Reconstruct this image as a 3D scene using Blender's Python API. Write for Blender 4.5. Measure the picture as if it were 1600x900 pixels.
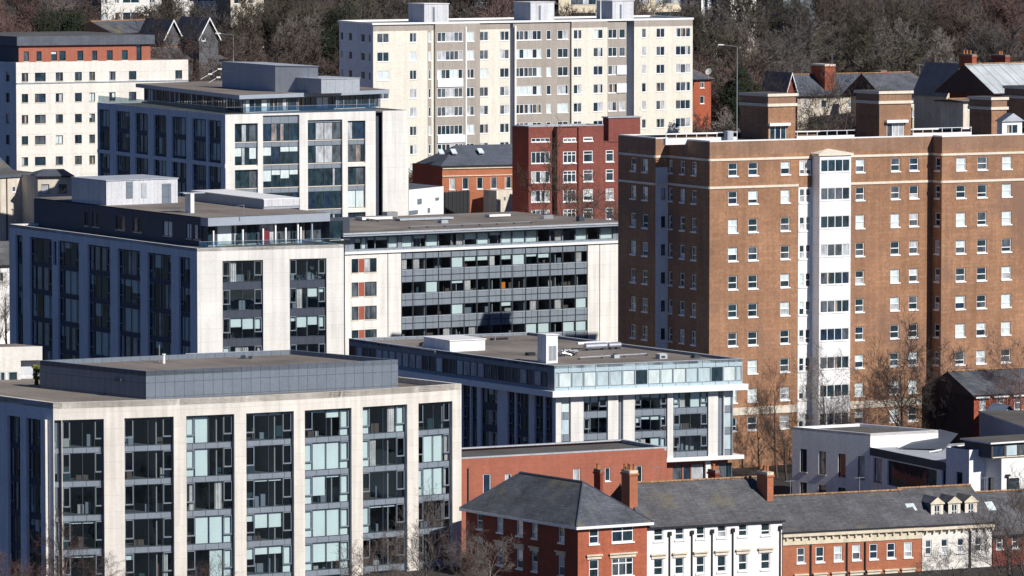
import bpy, bmesh, math, random
from mathutils import Vector, Matrix
R = math.radians
for o in list(bpy.data.objects):
    bpy.data.objects.remove(o)
SC = bpy.context.scene
COL = SC.collection
# ------------------------------------------------------------ camera
FPX = 8000.0; DY = 600.0; CZ = 68.0
PITCH = math.atan(DY / FPX)
cd = bpy.data.cameras.new('camera'); cam = bpy.data.objects.new('camera', cd); COL.objects.link(cam)
cam.location = (0, 0, CZ); cam.rotation_euler = (math.pi / 2 - PITCH, 0, 0)
cd.sensor_width = 36; cd.lens = 36 * FPX / 1600; cd.clip_start = 5; cd.clip_end = 30000
SC.camera = cam
# ------------------------------------------------------------ sky, sun, exposure
SUN_AZ = 46.0   # degrees to the right of straight behind the camera
SUN_EL = 34.0
w = bpy.data.worlds.new('World'); SC.world = w; w.use_nodes = True
nt = w.node_tree; nt.nodes.clear()
sky = nt.nodes.new('ShaderNodeTexSky'); sky.sky_type = 'NISHITA'; sky.sun_disc = False
sky.sun_elevation = R(SUN_EL)
sdir = Vector((math.sin(R(SUN_AZ)) * math.cos(R(SUN_EL)), -math.cos(R(SUN_AZ)) * math.cos(R(SUN_EL)), math.sin(R(SUN_EL))))
sky.sun_rotation = math.atan2(sdir.x, sdir.y)
sky.air_density = 1.0; sky.dust_density = 0.0; sky.ozone_density = 5.0; sky.air_density = 0.7
bg = nt.nodes.new('ShaderNodeBackground'); bg.inputs[1].default_value = 0.05
out = nt.nodes.new('ShaderNodeOutputWorld')
tint = nt.nodes.new('ShaderNodeVectorMath'); tint.operation = 'MULTIPLY'; tint.inputs[1].default_value = (.76, .93, 1.24)
nt.links.new(sky.outputs[0], tint.inputs[0]); nt.links.new(tint.outputs[0], bg.inputs[0]); nt.links.new(bg.outputs[0], out.inputs[0])
sl = bpy.data.lights.new('sun', 'SUN'); sl.energy = 5.0; sl.angle = R(0.53); sl.color = (1.0, 0.955, 0.89)
so = bpy.data.objects.new('sun', sl); COL.objects.link(so)
so.rotation_euler = sdir.to_track_quat('Z', 'Y').to_euler(); so.location = (200, -100, 300)
SC.view_settings.view_transform = 'Standard'; SC.view_settings.look = 'None'
SC.view_settings.exposure = 0.1; SC.view_settings.gamma = 1.0
SC.view_settings.use_curve_mapping = False

rng = random.Random(11)
# ------------------------------------------------------------ measuring helpers
FW = Vector((0, math.cos(PITCH), -math.sin(PITCH))); UP = Vector((0, math.sin(PITCH), math.cos(PITCH))); RT = Vector((1, 0, 0))
CAM = Vector((0, 0, CZ))
def ray(px, py): return RT * ((px - 800) / FPX) + UP * (-(py - 450) / FPX) + FW
def pt_d(px, py, D):
    r = ray(px, py); return CAM + r * (D / r.y)
def pt_z(px, py, z):
    r = ray(px, py); return CAM + r * ((z - CZ) / r.z)
def proj(p):
    v = Vector(p) - CAM; d = v.dot(FW); return (800 + FPX * v.dot(RT) / d, 450 - FPX * v.dot(UP) / d)
def along(p, d, px):
    """walk from p in horizontal direction d until it is seen in column px"""
    k = (px - 800) / FPX; n = RT - FW * k
    return p + d * (-(p - CAM).dot(n) / d.dot(n))
DL = Vector((-4700 / FPX, 1.0028, 0)).normalized()
DR = Vector((DL.y, -DL.x, 0))
Z = Vector((0, 0, 1))
def gz(x, y):
    pts = [(-2000, -2), (480, 0), (640, 2), (740, 7), (800, 13), (900, 28), (1000, 43), (1150, 56), (1500, 76), (3000, 110), (9000, 120)]
    if y <= pts[0][0]: return pts[0][1]
    for (a, za), (b, zb) in zip(pts, pts[1:]):
        if y <= b:
            t = (y - a) / (b - a); return za + (zb - za) * t + (0.9 * math.sin(x * .05 + y * .021) if y > 760 else 0)
    return pts[-1][1]

# ------------------------------------------------------------ materials
MATS = {}
def newmat(name):
    m = bpy.data.materials.new(name); m.use_nodes = True; MATS[name] = m
    t = m.node_tree; b = t.nodes['Principled BSDF']; return m, t, b
def N(t, kind, **kw):
    n = t.nodes.new(kind)
    for k, v in kw.items(): setattr(n, k, v)
    return n
def wall_mat(name, col, rough=.85, var=.12, nscale=.35, streak=.10, joints=None, jcol=.72, fine=.08, patches=None, spec=.3, metal=0, cellvar=0, bump=0):
    """uv is in metres: u along the face, v up it"""
    m, t, b = newmat(name)
    b.inputs['Roughness'].default_value = rough; b.inputs['Specular IOR Level'].default_value = spec; b.inputs['Metallic'].default_value = metal
    uv = N(t, 'ShaderNodeUVMap'); geo = N(t, 'ShaderNodeNewGeometry')
    c = N(t, 'ShaderNodeRGB'); c.outputs[0].default_value = (*col, 1); cur = c.outputs[0]
    def mul(cur, fac_socket, lo, hi):
        mr = N(t, 'ShaderNodeMapRange'); mr.inputs['From Min'].default_value = .3; mr.inputs['From Max'].default_value = .7
        mr.inputs['To Min'].default_value = lo; mr.inputs['To Max'].default_value = hi
        t.links.new(fac_socket, mr.inputs['Value'])
        vm = N(t, 'ShaderNodeVectorMath', operation='SCALE'); t.links.new(cur, vm.inputs[0]); t.links.new(mr.outputs[0], vm.inputs['Scale'])
        return vm.outputs[0]
    n1 = N(t, 'ShaderNodeTexNoise'); n1.inputs['Scale'].default_value = nscale; n1.inputs['Detail'].default_value = 5; t.links.new(geo.outputs['Position'], n1.inputs['Vector'])
    cur = mul(cur, n1.outputs[0], 1 - var, 1 + var)
    if fine:
        n2 = N(t, 'ShaderNodeTexNoise'); n2.inputs['Scale'].default_value = 3.5; n2.inputs['Detail'].default_value = 4; t.links.new(geo.outputs['Position'], n2.inputs['Vector'])
        cur = mul(cur, n2.outputs[0], 1 - fine, 1 + fine)
    if streak:
        mp = N(t, 'ShaderNodeMapping'); mp.inputs['Scale'].default_value = (1.6, .09, 1); t.links.new(uv.outputs[0], mp.inputs[0])
        n3 = N(t, 'ShaderNodeTexNoise'); n3.inputs['Scale'].default_value = 1.0; n3.inputs['Detail'].default_value = 3; t.links.new(mp.outputs[0], n3.inputs['Vector'])
        cur = mul(cur, n3.outputs[0], 1 - streak, 1 + streak * .5)
    if joints:
        br = N(t, 'ShaderNodeTexBrick'); br.offset = joints[3] if len(joints) > 3 else 0
        br.inputs['Scale'].default_value = 1; br.inputs['Brick Width'].default_value = joints[0]; br.inputs['Row Height'].default_value = joints[1]
        br.inputs['Mortar Size'].default_value = joints[2]; br.inputs['Mortar Smooth'].default_value = .3
        br.inputs['Color1'].default_value = (1, 1, 1, 1); br.inputs['Color2'].default_value = (1 - cellvar, 1 - cellvar, 1 - cellvar, 1); br.inputs['Mortar'].default_value = (jcol, jcol, jcol, 1)
        t.links.new(uv.outputs[0], br.inputs['Vector'])
        mx = N(t, 'ShaderNodeVectorMath', operation='MULTIPLY'); t.links.new(cur, mx.inputs[0]); t.links.new(br.outputs[0], mx.inputs[1]); cur = mx.outputs[0]
    if patches:
        n4 = N(t, 'ShaderNodeTexNoise'); n4.inputs['Scale'].default_value = patches[3] if len(patches) > 3 else .25; n4.inputs['Detail'].default_value = 6; n4.inputs['Roughness'].default_value = .65
        t.links.new(geo.outputs['Position'], n4.inputs['Vector'])
        mr = N(t, 'ShaderNodeMapRange'); mr.inputs['From Min'].default_value = patches[1]; mr.inputs['From Max'].default_value = patches[1] + .12; mr.inputs['To Max'].default_value = patches[2]
        t.links.new(n4.outputs[0], mr.inputs['Value'])
        mx = N(t, 'ShaderNodeMix', data_type='RGBA'); t.links.new(mr.outputs[0], mx.inputs['Factor']); t.links.new(cur, mx.inputs['A']); mx.inputs['B'].default_value = (*patches[0], 1)
        cur = mx.outputs['Result']
    t.links.new(cur, b.inputs['Base Color'])
    if bump:
        bp = N(t, 'ShaderNodeBump'); bp.inputs['Strength'].default_value = bump; bp.inputs['Distance'].default_value = .1
        nb = N(t, 'ShaderNodeTexNoise'); nb.inputs['Scale'].default_value = 2.2; nb.inputs['Detail'].default_value = 5; t.links.new(geo.outputs['Position'], nb.inputs['Vector'])
        t.links.new(nb.outputs[0], bp.inputs['Height']); t.links.new(bp.outputs[0], b.inputs['Normal'])
    return m
def plain(name, col, rough=.6, spec=.3, metal=0): return wall_mat(name, col, rough, .06, .8, 0, fine=.04, spec=spec, metal=metal)
wall_mat('cream_stone', (.74, .72, .68), var=.05, streak=.14, joints=(3.1, 1.65, .03), jcol=.84, fine=.04, cellvar=.05)
wall_mat('warm_stone', (.70, .655, .59), var=.05, streak=.15, joints=(3.1, 1.65, .03), jcol=.84, fine=.04, cellvar=.05)
wall_mat('cream_render', (.73, .70, .64), var=.05, streak=.09, joints=(60, 3.2, .06), jcol=.85)
wall_mat('tower_cream', (.70, .665, .575), var=.04, streak=.08)
wall_mat('tower_taupe', (.36, .32, .28), var=.07, streak=.10)
wall_mat('old_render', (.62, .56, .47), var=.12, streak=.2, patches=((.3, .26, .21), .58, .6))
wall_mat('white_render', (.82, .81, .79), var=.04, streak=.06, patches=((.55, .52, .48), .66, .5))
wall_mat('white_panel', (.82, .82, .82), rough=.5, var=.03, streak=.04, joints=(1.15, 1.63, .03), jcol=.84)
wall_mat('shade_grey_wall', (.64, .665, .71), var=.06, streak=.1)  # pale wall with the blue-grey of shade mixed into its colour
wall_mat('grey_cladding', (.155, .185, .225), rough=.45, var=.05, streak=.06, joints=(1.05, 1.45, .035), jcol=.5, spec=.45, cellvar=.05)
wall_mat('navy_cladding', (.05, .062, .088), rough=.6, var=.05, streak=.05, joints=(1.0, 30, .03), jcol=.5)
wall_mat('slot_cladding', (.20, .235, .275), rough=.4, var=.06, streak=.03, joints=(1.35, 40, .04), jcol=.4, spec=.5)
wall_mat('pale_spandrel', (.42, .53, .58), rough=.25, var=.05, streak=.03, joints=(1.62, 40, .04), jcol=.35, spec=.6)
wall_mat('plant_white', (.56, .57, .60), rough=.5, var=.07, streak=.12, joints=(1.6, 40, .03), jcol=.6)
wall_mat('plant_grey', (.34, .37, .41), rough=.5, var=.05, streak=.08, joints=(1.5, 40, .03), jcol=.65)
wall_mat('brown_brick', (.35, .19, .11), var=.17, nscale=.13, streak=.17, fine=.16, joints=(1.8, .42, .05, .37), jcol=.86, cellvar=.16, patches=((.20, .12, .088), .53, .8, .09))
wall_mat('tower_parapet_brick', (.27, .16, .105), var=.12, nscale=.3, streak=.12, fine=.14)
wall_mat('crimson_brick', (.225, .07, .055), var=.10, nscale=.3, streak=.1, fine=.12, joints=(1.6, .4, .05, .41), jcol=.9, cellvar=.1)
wall_mat('red_brick', (.36, .095, .05), var=.10, nscale=.3, streak=.08, fine=.12, joints=(1.6, .4, .05, .41), jcol=.9, cellvar=.1)
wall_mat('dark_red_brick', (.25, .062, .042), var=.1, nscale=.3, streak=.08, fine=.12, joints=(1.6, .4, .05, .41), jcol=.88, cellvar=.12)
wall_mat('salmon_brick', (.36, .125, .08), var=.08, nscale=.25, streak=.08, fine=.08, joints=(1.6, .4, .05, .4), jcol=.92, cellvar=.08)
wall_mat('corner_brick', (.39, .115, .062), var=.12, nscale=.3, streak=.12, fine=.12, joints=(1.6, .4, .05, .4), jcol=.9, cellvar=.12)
wall_mat('orange_brick', (.41, .15, .08), var=.1, nscale=.3, streak=.07, fine=.1, joints=(1.6, .4, .05, .4), jcol=.9, cellvar=.1)
wall_mat('cream_trim', (.66, .58, .44), var=.08, streak=.16, patches=((.30, .24, .16), .6, .6, .6))
wall_mat('stone_trim', (.70, .63, .52), var=.06, streak=.1)
wall_mat('slate', (.105, .114, .135), rough=.75, var=.26, nscale=.5, streak=.14, fine=.2, joints=(1.1, .3, .03, .45), jcol=.6, cellvar=.30, patches=((.20, .165, .07), .555, .65, .2), spec=.4)
wall_mat('slate_warm', (.118, .119, .128), rough=.75, var=.22, nscale=.4, streak=.16, fine=.2, joints=(1.1, .3, .03, .45), jcol=.6, cellvar=.25, patches=((.19, .155, .08), .585, .5, .18), spec=.4)
wall_mat('slate_blue', (.095, .11, .14), rough=.65, var=.15, nscale=.5, streak=.1, fine=.12, joints=(1.2, .35, .03, .45), jcol=.7, cellvar=.15, spec=.4)
wall_mat('ridge_tile', (.30, .17, .09), rough=.9, var=.3, nscale=2, streak=0, fine=.3, joints=(.45, 3, .05), jcol=.6)
wall_mat('flat_roof', (.225, .195, .17), rough=.95, var=.26, nscale=.10, streak=.12, fine=.16, joints=(2.1, 40, .05), jcol=.8, cellvar=.08, patches=((.11, .10, .092), .55, .8, .08), bump=.2)
wall_mat('flat_roof_dark', (.10, .095, .09), rough=.95, var=.2, nscale=.2, streak=0, fine=.15)
wall_mat('gravel_white', (.26, .26, .255), rough=.95, var=.2, nscale=.5, streak=0, fine=.3)
wall_mat('metal_roof', (.46, .50, .52), rough=.5, var=.15, nscale=.4, streak=.2, joints=(2.0, 60, .09), jcol=.5, patches=((.24, .26, .26), .56, .7))
wall_mat('lead_coping', (.40, .43, .47), rough=.6, var=.1, nscale=.6, streak=0, joints=(2.4, 60, .06), jcol=.7)
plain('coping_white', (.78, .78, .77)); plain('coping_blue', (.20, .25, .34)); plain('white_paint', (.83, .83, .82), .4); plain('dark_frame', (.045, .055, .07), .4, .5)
plain('grey_frame', (.17, .20, .24), .4, .5); plain('fascia_grey', (.30, .34, .40), .45, .5); plain('black_pipe', (.02, .02, .025), .5); plain('steel', (.55, .57, .6), .3, .5, .7)
wall_mat('bright_casing', (.80, .81, .82), rough=.5, var=.04, streak=.12, joints=(1.6, 40, .03), jcol=.75)
plain('shade_panel', (.075, .095, .13), .6); plain('shade_brown_gable', (.085, .055, .048), .9); plain('clay_pot', (.38, .16, .07), .9); plain('orange_plastic', (.75, .22, .02)); plain('red_cloth', (.16, .02, .03)); plain('interior_dark', (.022, .05, .068), .9); plain('interior_floor', (.10, .115, .125), .8)  # roof panel and gable browns have shade darkening put into the colour
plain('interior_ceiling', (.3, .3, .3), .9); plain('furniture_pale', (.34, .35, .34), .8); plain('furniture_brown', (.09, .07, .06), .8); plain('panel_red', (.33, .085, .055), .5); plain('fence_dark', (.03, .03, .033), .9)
plain('balcony_white', (.75, .75, .78)); plain('sat_grey', (.6, .6, .6)); plain('leaf_green', (.16, .17, .03), .8); plain('hedge_leaf', (.018, .026, .013), .9); plain('plum_leaf', (.10, .045, .04), .9)
def glass_mat(name, col, rough=.03, var=.5):
    m, t, b = newmat(name)
    b.inputs['Roughness'].default_value = rough; b.inputs['IOR'].default_value = 1.75; b.inputs['Specular IOR Level'].default_value = .5
    geo = N(t, 'ShaderNodeNewGeometry'); mp = N(t, 'ShaderNodeMapping'); mp.inputs['Scale'].default_value = (1.4, 1.4, .6); t.links.new(geo.outputs['Position'], mp.inputs[0])
    n = N(t, 'ShaderNodeTexNoise'); n.inputs['Scale'].default_value = 1.1; n.inputs['Detail'].default_value = 5; n.inputs['Roughness'].default_value = .6; t.links.new(mp.outputs[0], n.inputs['Vector'])
    mr = N(t, 'ShaderNodeMapRange'); mr.inputs['From Min'].default_value = .35; mr.inputs['From Max'].default_value = .72; mr.inputs['To Min'].default_value = 1 - var; mr.inputs['To Max'].default_value = 1 + 2 * var; t.links.new(n.outputs[0], mr.inputs['Value'])
    vm = N(t, 'ShaderNodeVectorMath', operation='SCALE'); vm.inputs[0].default_value = col; t.links.new(mr.outputs[0], vm.inputs['Scale']); t.links.new(vm.outputs[0], b.inputs['Base Color'])
    n2 = N(t, 'ShaderNodeTexNoise'); n2.inputs['Scale'].default_value = .5; t.links.new(geo.outputs['Position'], n2.inputs['Vector'])
    bp = N(t, 'ShaderNodeBump'); bp.inputs['Strength'].default_value = .12; bp.inputs['Distance'].default_value = .15; t.links.new(n2.outputs[0], bp.inputs['Height']); t.links.new(bp.outputs[0], b.inputs['Normal'])
    return m
glass_mat('glass_dark', (.016, .034, .045)); glass_mat('glass_navy', (.014, .030, .056)); glass_mat('glass_mid', (.07, .085, .10)); glass_mat('glass_blind', (.60, .68, .68), .12, .10)
glass_mat('glass_net', (.42, .44, .46), .1, .3); glass_mat('glass_curtain', (.22, .18, .17), .08, .6); glass_mat('glass_teal', (.45, .55, .58), .06, .12); glass_mat('glass_warm', (.26, .21, .15), .08, .6)
def clear_glass(name='clear_glass', tint=(.84, .905, .92)):
    m, t, b = newmat(name); t.nodes.remove(b); out = t.nodes['Material Output']
    tr = N(t, 'ShaderNodeBsdfTransparent'); tr.inputs[0].default_value = (*tint, 1); gl = N(t, 'ShaderNodeBsdfGlossy'); gl.inputs['Roughness'].default_value = .02; gl.inputs['Color'].default_value = (.62, .86, 1, 1)
    lw = N(t, 'ShaderNodeLayerWeight'); pw = N(t, 'ShaderNodeMath', operation='POWER'); pw.inputs[1].default_value = 4; t.links.new(lw.outputs['Facing'], pw.inputs[0]); fr = N(t, 'ShaderNodeMath', operation='MULTIPLY_ADD'); fr.inputs[1].default_value = .85; fr.inputs[2].default_value = .14; t.links.new(pw.outputs[0], fr.inputs[0]); mx = N(t, 'ShaderNodeMixShader')
    geo = N(t, 'ShaderNodeNewGeometry'); n2 = N(t, 'ShaderNodeTexNoise'); n2.inputs['Scale'].default_value = .5; t.links.new(geo.outputs['Position'], n2.inputs['Vector'])
    bp = N(t, 'ShaderNodeBump'); bp.inputs['Strength'].default_value = .12; bp.inputs['Distance'].default_value = .15; t.links.new(n2.outputs[0], bp.inputs['Height']); t.links.new(bp.outputs[0], gl.inputs['Normal'])
    t.links.new(fr.outputs[0], mx.inputs[0]); t.links.new(tr.outputs[0], mx.inputs[1]); t.links.new(gl.outputs[0], mx.inputs[2]); t.links.new(mx.outputs[0], out.inputs[0])
clear_glass(); clear_glass('balustrade_glass', (.72, .80, .84))
wall_mat('blind', (.74, .80, .78), rough=.8, var=.05, streak=.05, fine=0); wall_mat('curtain', (.68, .62, .60), rough=.9, var=.25, nscale=.6, streak=.3, fine=.1)
def bark_mat(name, col, var=.3):
    m, t, b = newmat(name); b.inputs['Roughness'].default_value = .9; b.inputs['Specular IOR Level'].default_value = .15
    oi = N(t, 'ShaderNodeObjectInfo'); mr = N(t, 'ShaderNodeMapRange'); mr.inputs['To Min'].default_value = 1 - var; mr.inputs['To Max'].default_value = 1 + var; t.links.new(oi.outputs['Random'], mr.inputs['Value'])
    vm = N(t, 'ShaderNodeVectorMath', operation='SCALE'); vm.inputs[0].default_value = col; t.links.new(mr.outputs[0], vm.inputs['Scale']); t.links.new(vm.outputs[0], b.inputs['Base Color'])
for nm, c in dict(bark_red=(.125, .080, .070), bark_brown=(.105, .082, .070), bark_grey=(.125, .112, .104), bark_olive=(.092, .082, .062), bark_dark=(.06, .05, .047), bark_pale=(.17, .15, .135)).items(): bark_mat(nm, c)

# ------------------------------------------------------------ mesh helpers
class MB:
    def __init__(s): s.v = []; s.f = []; s.m = []
    def face(s, pts, mat):
        i = len(s.v); s.v += [Vector(p) for p in pts]; s.f.append(tuple(range(i, i + len(pts)))); s.m.append(mat)
    def prism(s, poly, z0, z1, mat, top=None, bottom=True):
        n = len(poly)
        for i in range(n):
            a, b = poly[i], poly[(i + 1) % n]
            s.face([(a[0], a[1], z0), (b[0], b[1], z0), (b[0], b[1], z1), (a[0], a[1], z1)], mat)
        s.face([(p[0], p[1], z1) for p in poly], top or mat)
        if bottom: s.face([(p[0], p[1], z0) for p in reversed(poly)], mat)
    def box(s, o, ax, ay, az, mat, top=None):
        o = Vector(o); ax = Vector(ax); ay = Vector(ay); az = Vector(az)
        q = [o, o + ax, o + ax + ay, o + ay]; t = [p + az for p in q]
        for i in range(4):
            j = (i + 1) % 4; s.face([q[i], q[j], t[j], t[i]], mat)
        s.face(t, top or mat); s.face(q[::-1], mat)
    def rod(s, a, b, r0, r1, mat, n=6):
        a = Vector(a); b = Vector(b); d = (b - a).normalized(); x = d.orthogonal().normalized(); y = d.cross(x)
        A = [a + (x * math.cos(2 * math.pi * k / n) + y * math.sin(2 * math.pi * k / n)) * r0 for k in range(n)]
        B_ = [b + (x * math.cos(2 * math.pi * k / n) + y * math.sin(2 * math.pi * k / n)) * r1 for k in range(n)]
        for k in range(n):
            j = (k + 1) % n; s.face([A[k], A[j], B_[j], B_[k]], mat)
        s.face(B_, mat); s.face(A[::-1], mat)
    def lathe(s, c, prof, mat, n=10):
        c = Vector(c)
        for (r0, z0), (r1, z1) in zip(prof, prof[1:]):
            for k in range(n):
                a, b = 2 * math.pi * k / n, 2 * math.pi * (k + 1) / n
                s.face([c + Vector((r0 * math.cos(a), r0 * math.sin(a), z0)), c + Vector((r0 * math.cos(b), r0 * math.sin(b), z0)), c + Vector((r1 * math.cos(b), r1 * math.sin(b), z1)), c + Vector((r1 * math.cos(a), r1 * math.sin(a), z1))], mat)
    def add(s, o, M):
        i = len(s.v); s.v += [M @ p for p in o.v]; s.f += [tuple(k + i for k in f) for f in o.f]; s.m += o.m
    def mesh(s, name, off=Vector((0, 0, 0))):
        me = bpy.data.meshes.new(name); me.from_pydata([tuple(p - off) for p in s.v], [], s.f)
        names = []
        for m in s.m:
            if m not in names: names.append(m)
        for m in names: me.materials.append(MATS[m])
        uvl = me.uv_layers.new(name='UVMap'); li = 0
        for k, f in enumerate(s.f):
            me.polygons[k].material_index = names.index(s.m[k])
            P = [s.v[i] for i in f]; nrm = (P[1] - P[0]).cross(P[2] - P[0])
            if nrm.length < 1e-9: nrm = Vector((0, 0, 1))
            nrm.normalize(); t = Vector((-nrm.y, nrm.x, 0)); t = t.normalized() if t.length > .02 else DR.copy()
            b = nrm.cross(t)
            for p in P: uvl.data[li].uv = (p.dot(t), p.dot(b)); li += 1
        me.validate(); return me
def link(o): COL.objects.link(o); return o
class Thing:
    def __init__(s, name, label, cat, origin, group=None, kind=None):
        s.o = Vector(origin); s.root = link(bpy.data.objects.new(name, None)); s.root.location = s.o; s.root.empty_display_size = .5
        s.root['label'] = label; s.root['category'] = cat
        if group: s.root['group'] = group
        s.wins = []
    def part(s, name, mb, parent=None, kind=None, label=None):
        if not mb.f: return None
        o = link(bpy.data.objects.new(name, mb.mesh(name, s.o))); o.parent = parent or s.root
        if kind: o['kind'] = kind
        if label: o['label'] = label
        return o
    def parts(s, name, items, parent=None):
        for it in items:
            mb = MB(); it(mb); s.part(name, mb, parent)
    def flush(s, cap=100, name='window'):
        s.wins.sort(key=lambda q: -q['size'])
        rest = MB()
        for i, q in enumerate(s.wins):
            if i < cap:
                parts = wmesh(q)
                ro = None
                for nm, me in parts:
                    o = link(bpy.data.objects.new(nm, me))
                    if ro is None:
                        ro = o; o.parent = s.root; o.location = q['pos'] - s.o; o.rotation_euler = (0, 0, q['ang'])
                    else: o.parent = ro
            else:
                M = Matrix.Translation(q['pos']) @ Matrix.Rotation(q['ang'], 4, 'Z')
                for nm, mb in wparts(q): rest.add(mb, M)
        if rest.f: s.part('windows', rest, kind='stuff')
        s.wins = []
def single(name, mb, label, cat, origin, group=None, kind=None):
    o = link(bpy.data.objects.new(name, mb.mesh(name, Vector(origin)))); o.location = origin
    if kind: o['kind'] = kind
    else:
        o['label'] = label; o['category'] = cat
    if group: o['group'] = group
    return o
class Face:
    def __init__(s, a, b):
        s.a = Vector((a[0], a[1], 0)); s.b = Vector((b[0], b[1], 0)); s.L = (s.b - s.a).length; s.d = (s.b - s.a).normalized(); s.n = Vector((s.d.y, -s.d.x, 0)); s.ang = math.atan2(s.d.y, s.d.x)
    def uz(s, px, py):
        r = ray(px, py); t = (s.a - CAM).dot(s.n) / r.dot(s.n); p = CAM + r * t; return ((p - s.a).dot(s.d), p.z)
    def u(s, px, z=20):
        p = along(s.a + Z * z, s.d, px); return (p - s.a).dot(s.d)
    def z(s, px, py): return s.uz(px, py)[1]
    def pt(s, u, z, off=0): return s.a + s.d * u + s.n * off + Z * z
    def inset(s, k): return Face(s.a - s.n * k, s.b - s.n * k)
    def box(s, mb, u0, u1, z0, z1, o0, o1, mat):
        mb.box(s.pt(u0, z0, o0), s.d * (u1 - u0), s.n * (o1 - o0), Z * (z1 - z0), mat)
def wall(mb, F, z0, z1, holes, rec, mat, rmat=None, u0=0, u1=None):
    u1 = F.L if u1 is None else u1
    hs = [(max(u0, a), min(u1, b), max(z0, c), min(z1, d)) for a, b, c, d in holes]
    hs = [h for h in hs if h[1] - h[0] > .02 and h[3] - h[2] > .02]
    us = sorted({round(x, 3) for h in hs for x in h[:2]} | {round(u0, 3), round(u1, 3)}); zs = sorted({round(x, 3) for h in hs for x in h[2:]} | {round(z0, 3), round(z1, 3)})
    for ua, ub in zip(us, us[1:]):
        if ub - ua < .002: continue
        um = (ua + ub) / 2; col = [h for h in hs if h[0] < um < h[1]]
        run = None
        for za, zb in zip(zs, zs[1:]):
            if zb - za < .002: continue
            zm = (za + zb) / 2; hole = any(h[2] < zm < h[3] for h in col)
            if hole:
                if run: mb.face([F.pt(ua, run[0]), F.pt(ub, run[0]), F.pt(ub, run[1]), F.pt(ua, run[1])], mat); run = None
            else: run = (run[0], zb) if run else (za, zb)
        if run: mb.face([F.pt(ua, run[0]), F.pt(ub, run[0]), F.pt(ub, run[1]), F.pt(ua, run[1])], mat)
    rm = rmat or mat
    if rec > 0:
        for a, b, c, d in hs:
            mb.face([F.pt(a, c), F.pt(a, d), F.pt(a, d, -rec), F.pt(a, c, -rec)], rm); mb.face([F.pt(b, c), F.pt(b, c, -rec), F.pt(b, d, -rec), F.pt(b, d)], rm)
            mb.face([F.pt(a, d), F.pt(b, d), F.pt(b, d, -rec), F.pt(a, d, -rec)], rm); mb.face([F.pt(a, c), F.pt(a, c, -rec), F.pt(b, c, -rec), F.pt(b, c)], rm)

# ------------------------------------------------------------ windows (local: x along wall, y into it, z up, origin bottom centre)
WC = {}; WM = {}
GL = {'d': ['glass_dark'] * 4 + ['glass_navy', 'glass_mid'], 'b': ['glass_blind'], 'n': ['glass_net', 'glass_mid'], 'c': ['glass_curtain', 'glass_dark', 'glass_mid'], 'l': ['glass_blind', 'glass_teal'], 'w': ['glass_warm', 'glass_blind']}
def bar(mb, x0, x1, z0, z1, y, t, mat): mb.box((x0, y - t, z0), (x1 - x0, 0, 0), (0, t, 0), (0, 0, z1 - z0), mat)
def lite(mb, bl, x0, x1, z0, z1, y, var, deep, r):
    if deep:
        mb.face([(x0, y, z0), (x1, y, z0), (x1, y, z1), (x0, y, z1)], 'clear_glass')
        k = {'b': 1.0, 't': .1, 'm': .72, 'h': r.choice([.25, .45, .3, .55])}.get(var, 0)
        if k: bl.face([(x0 + .02, y + .12, z1 - (z1 - z0) * k), (x1 - .02, y + .12, z1 - (z1 - z0) * k), (x1 - .02, y + .12, z1), (x0 + .02, y + .12, z1)], 'blind')
        if var == 'c':
            n = max(3, int((x1 - x0) * .55 / .13)); side = r.random() < .5; xx = x0 if side else x1 - (x1 - x0) * .55
            st = (x1 - x0) * .55 / n
            for i in range(n):
                ya, yb = (y + .1, y + .2) if i % 2 else (y + .2, y + .1)
                bl.face([(xx + st * i, ya, z0), (xx + st * (i + 1), yb, z0), (xx + st * (i + 1), yb, z1), (xx + st * i, ya, z1)], 'curtain')
    else:
        def q(a, b, c, d, m): mb.face([(a, y, c), (b, y, c), (b, y, d), (a, y, d)], m)
        if var == 'h':
            k = r.choice([.3, .5, .65]); zm = z1 - (z1 - z0) * k; q(x0, x1, zm, z1, 'glass_blind'); q(x0, x1, z0, zm, 'glass_dark')
        elif var == 'c':
            k = r.choice([.25, .4, .6]); xm = x0 + (x1 - x0) * k; q(x0, xm, z0, z1, r.choice(['glass_curtain', 'glass_net', 'glass_warm'])); q(xm, x1, z0, z1, 'glass_dark')
        else: q(x0, x1, z0, z1, r.choice(GL[var]))
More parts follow.
